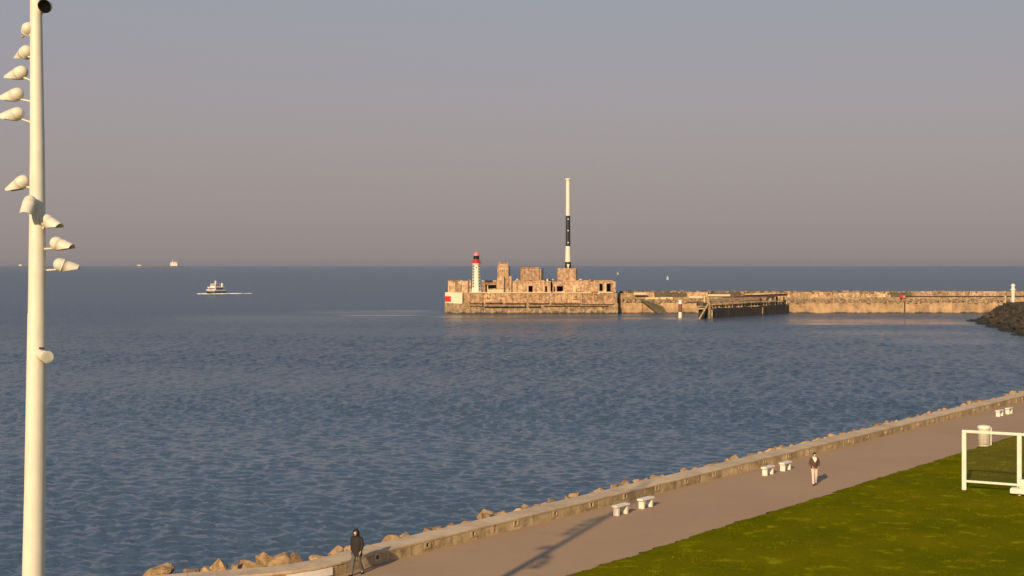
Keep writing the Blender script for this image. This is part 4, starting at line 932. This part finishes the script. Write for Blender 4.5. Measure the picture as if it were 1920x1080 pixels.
def face_bits(root, hx, hy, hair=True):
    for s in (-1, 1):
        MB().ball((hx + s * .03, hy - .083, 1.645), .011, 8, 6).build('eye', M['hair'], root); MB().ball((hx + s * .078, hy + .005, 1.63), (.012, .022, .032), 8, 6).build('ear', M['skin'], root)
    MB().ball((hx, hy - .088, 1.578), (.022, .008, .006), 8, 5).build('mouth', M['maroon'], root)
# hooded walker by the wall
q = gp(669, 1078); pa = empty('person', (q.x, q.y, .004), R(-18)); tag(pa, 'person in a long black hooded coat and grey trousers walking beside the sea wall', 'person')
fa = figure({'l': ((-.105, -.15, .51), (-.115, -.24, .09)), 'r': ((.10, .03, .49), (.115, .30, .13))}, {'l': ((-.25, .09, 1.16), (-.235, .08, .92)), 'r': ((.25, -.02, 1.16), (.235, -.15, .95))}, (-.025, -.06))
body_mesh(fa, 'body', M['skin'], pa)
clothe(pa, fa, [((0, .01, .74), (.225, .155)), ((0, .01, .78), (.23, .16)), ((0, 0, .95), (.215, .15)), ((0, 0, 1.12), (.205, .14)), ((0, 0, 1.3), (.22, .15)), ((0, 0, 1.4), (.2, .125)), ((0, .005, 1.46), (.13, .095)), ((0, .005, 1.5), (.09, .08))], M['coat'], M['greytrousers'])
face_bits(pa, -.025, -.05)
hb = MB(); vs = []; fs = []; nn, mm2 = 16, 9          # hood: a shell open at the face
for i in range(mm2 + 1):
    ph = R(38) + (math.pi - R(38)) * i / mm2
    for k in range(nn):
        th = 2 * math.pi * k / nn; pt = Vector((.118 * math.sin(ph) * math.cos(th), -.135 * math.cos(ph), .15 * math.sin(ph) * math.sin(th))); vs.append(pt + Vector((-.022, -.02, 1.635)))
for i in range(mm2):
    for k in range(nn): k2 = (k + 1) % nn; fs.append((i * nn + k, i * nn + k2, (i + 1) * nn + k2, (i + 1) * nn + k))
hb.add(vs, fs, True); hb.path([(-.01, .03, 1.44), (-.015, .03, 1.50), (-.02, .02, 1.55)], [(.15, .12), (.125, .11), (.11, .1)], 14, up=(0, -1, 0))
ho = hb.build('hood', M['coat'], pa); ho.modifiers.new('thick', 'SOLIDIFY').thickness = .012
# walker in pale trousers
q = gp(1527, 909); pb = empty('person', (q.x, q.y, .004), R(4)); tag(pb, 'person in maroon jacket, cream scarf and pale pink trousers walking on the promenade', 'person')
fb = figure({'l': ((-.105, -.12, .5), (-.11, -.18, .085)), 'r': ((.105, .0, .5), (.115, .18, .11))}, {'l': ((-.26, .02, 1.17), (-.17, -.16, 1.02)), 'r': ((.26, .02, 1.17), (.17, -.16, 1.02))}, (0, -.02))
body_mesh(fb, 'body', M['skin'], pb)
clothe(pb, fb, [((0, 0, .90), (.2, .14)), ((0, 0, .94), (.205, .145)), ((0, 0, 1.1), (.195, .135)), ((0, 0, 1.28), (.215, .145)), ((0, 0, 1.4), (.195, .12)), ((0, 0, 1.46), (.12, .09)), ((0, 0, 1.49), (.08, .075))], M['maroon'], M['pinktrousers'])
face_bits(pb, 0, -.02)
mb = MB(); mb.path([(0, -.01, 1.42), (0, -.01, 1.47), (0, -.015, 1.53)], [(.13, .11), (.125, .115), (.09, .09)], 14, up=(0, -1, 0)); mb.path([(-.05, -.125, 1.46), (-.03, -.155, 1.36), (0, -.16, 1.25)], [(.075, .02), (.06, .02), (.03, .015)], 10, up=(0, -1, 0)); mb.path([(.06, -.125, 1.46), (.035, -.155, 1.38), (.015, -.16, 1.29)], [(.07, .02), (.05, .02), (.03, .015)], 10, up=(0, -1, 0))
mb.build('scarf', M['scarf'], pb)
hm = MB(); vs = []; fs = []
for i in range(8):
    ph = math.pi * .62 * i / 7
    for k in range(16):
        th = 2 * math.pi * k / 16; c = Vector((.1 * math.sin(ph) * math.cos(th), .112 * math.sin(ph) * math.sin(th), .112 * math.cos(ph)))
        if c.y < -.05: c.z = max(c.z, .045)
        vs.append(c + Vector((0, -.008, 1.655)))
for i in range(7):
    for k in range(16): k2 = (k + 1) % 16; fs.append((i * 16 + k, i * 16 + k2, (i + 1) * 16 + k2, (i + 1) * 16 + k))
hm.add(vs, fs, True).build('hair', M['hair'], pb)

# ------------------------------------------------------------------ thin sea haze
HAZE = True
if HAZE:
    m = bpy.data.materials.new('haze_air'); m.use_nodes = True; t = m.node_tree; t.nodes.remove(t.nodes['Principled BSDF'])
    pv = N(t, 'ShaderNodeVolumePrincipled'); pv.inputs['Color'].default_value = (.86, .84, .86, 1); pv.inputs['Density'].default_value = 4.2e-5; pv.inputs['Anisotropy'].default_value = .45
    t.links.new(pv.outputs[0], t.nodes['Material Output'].inputs['Volume'])
    hz_o = MB().box(-22000, 22000, -22000, 22000, -9.5, 47).build('haze', m); tag(hz_o, kind='stuff')
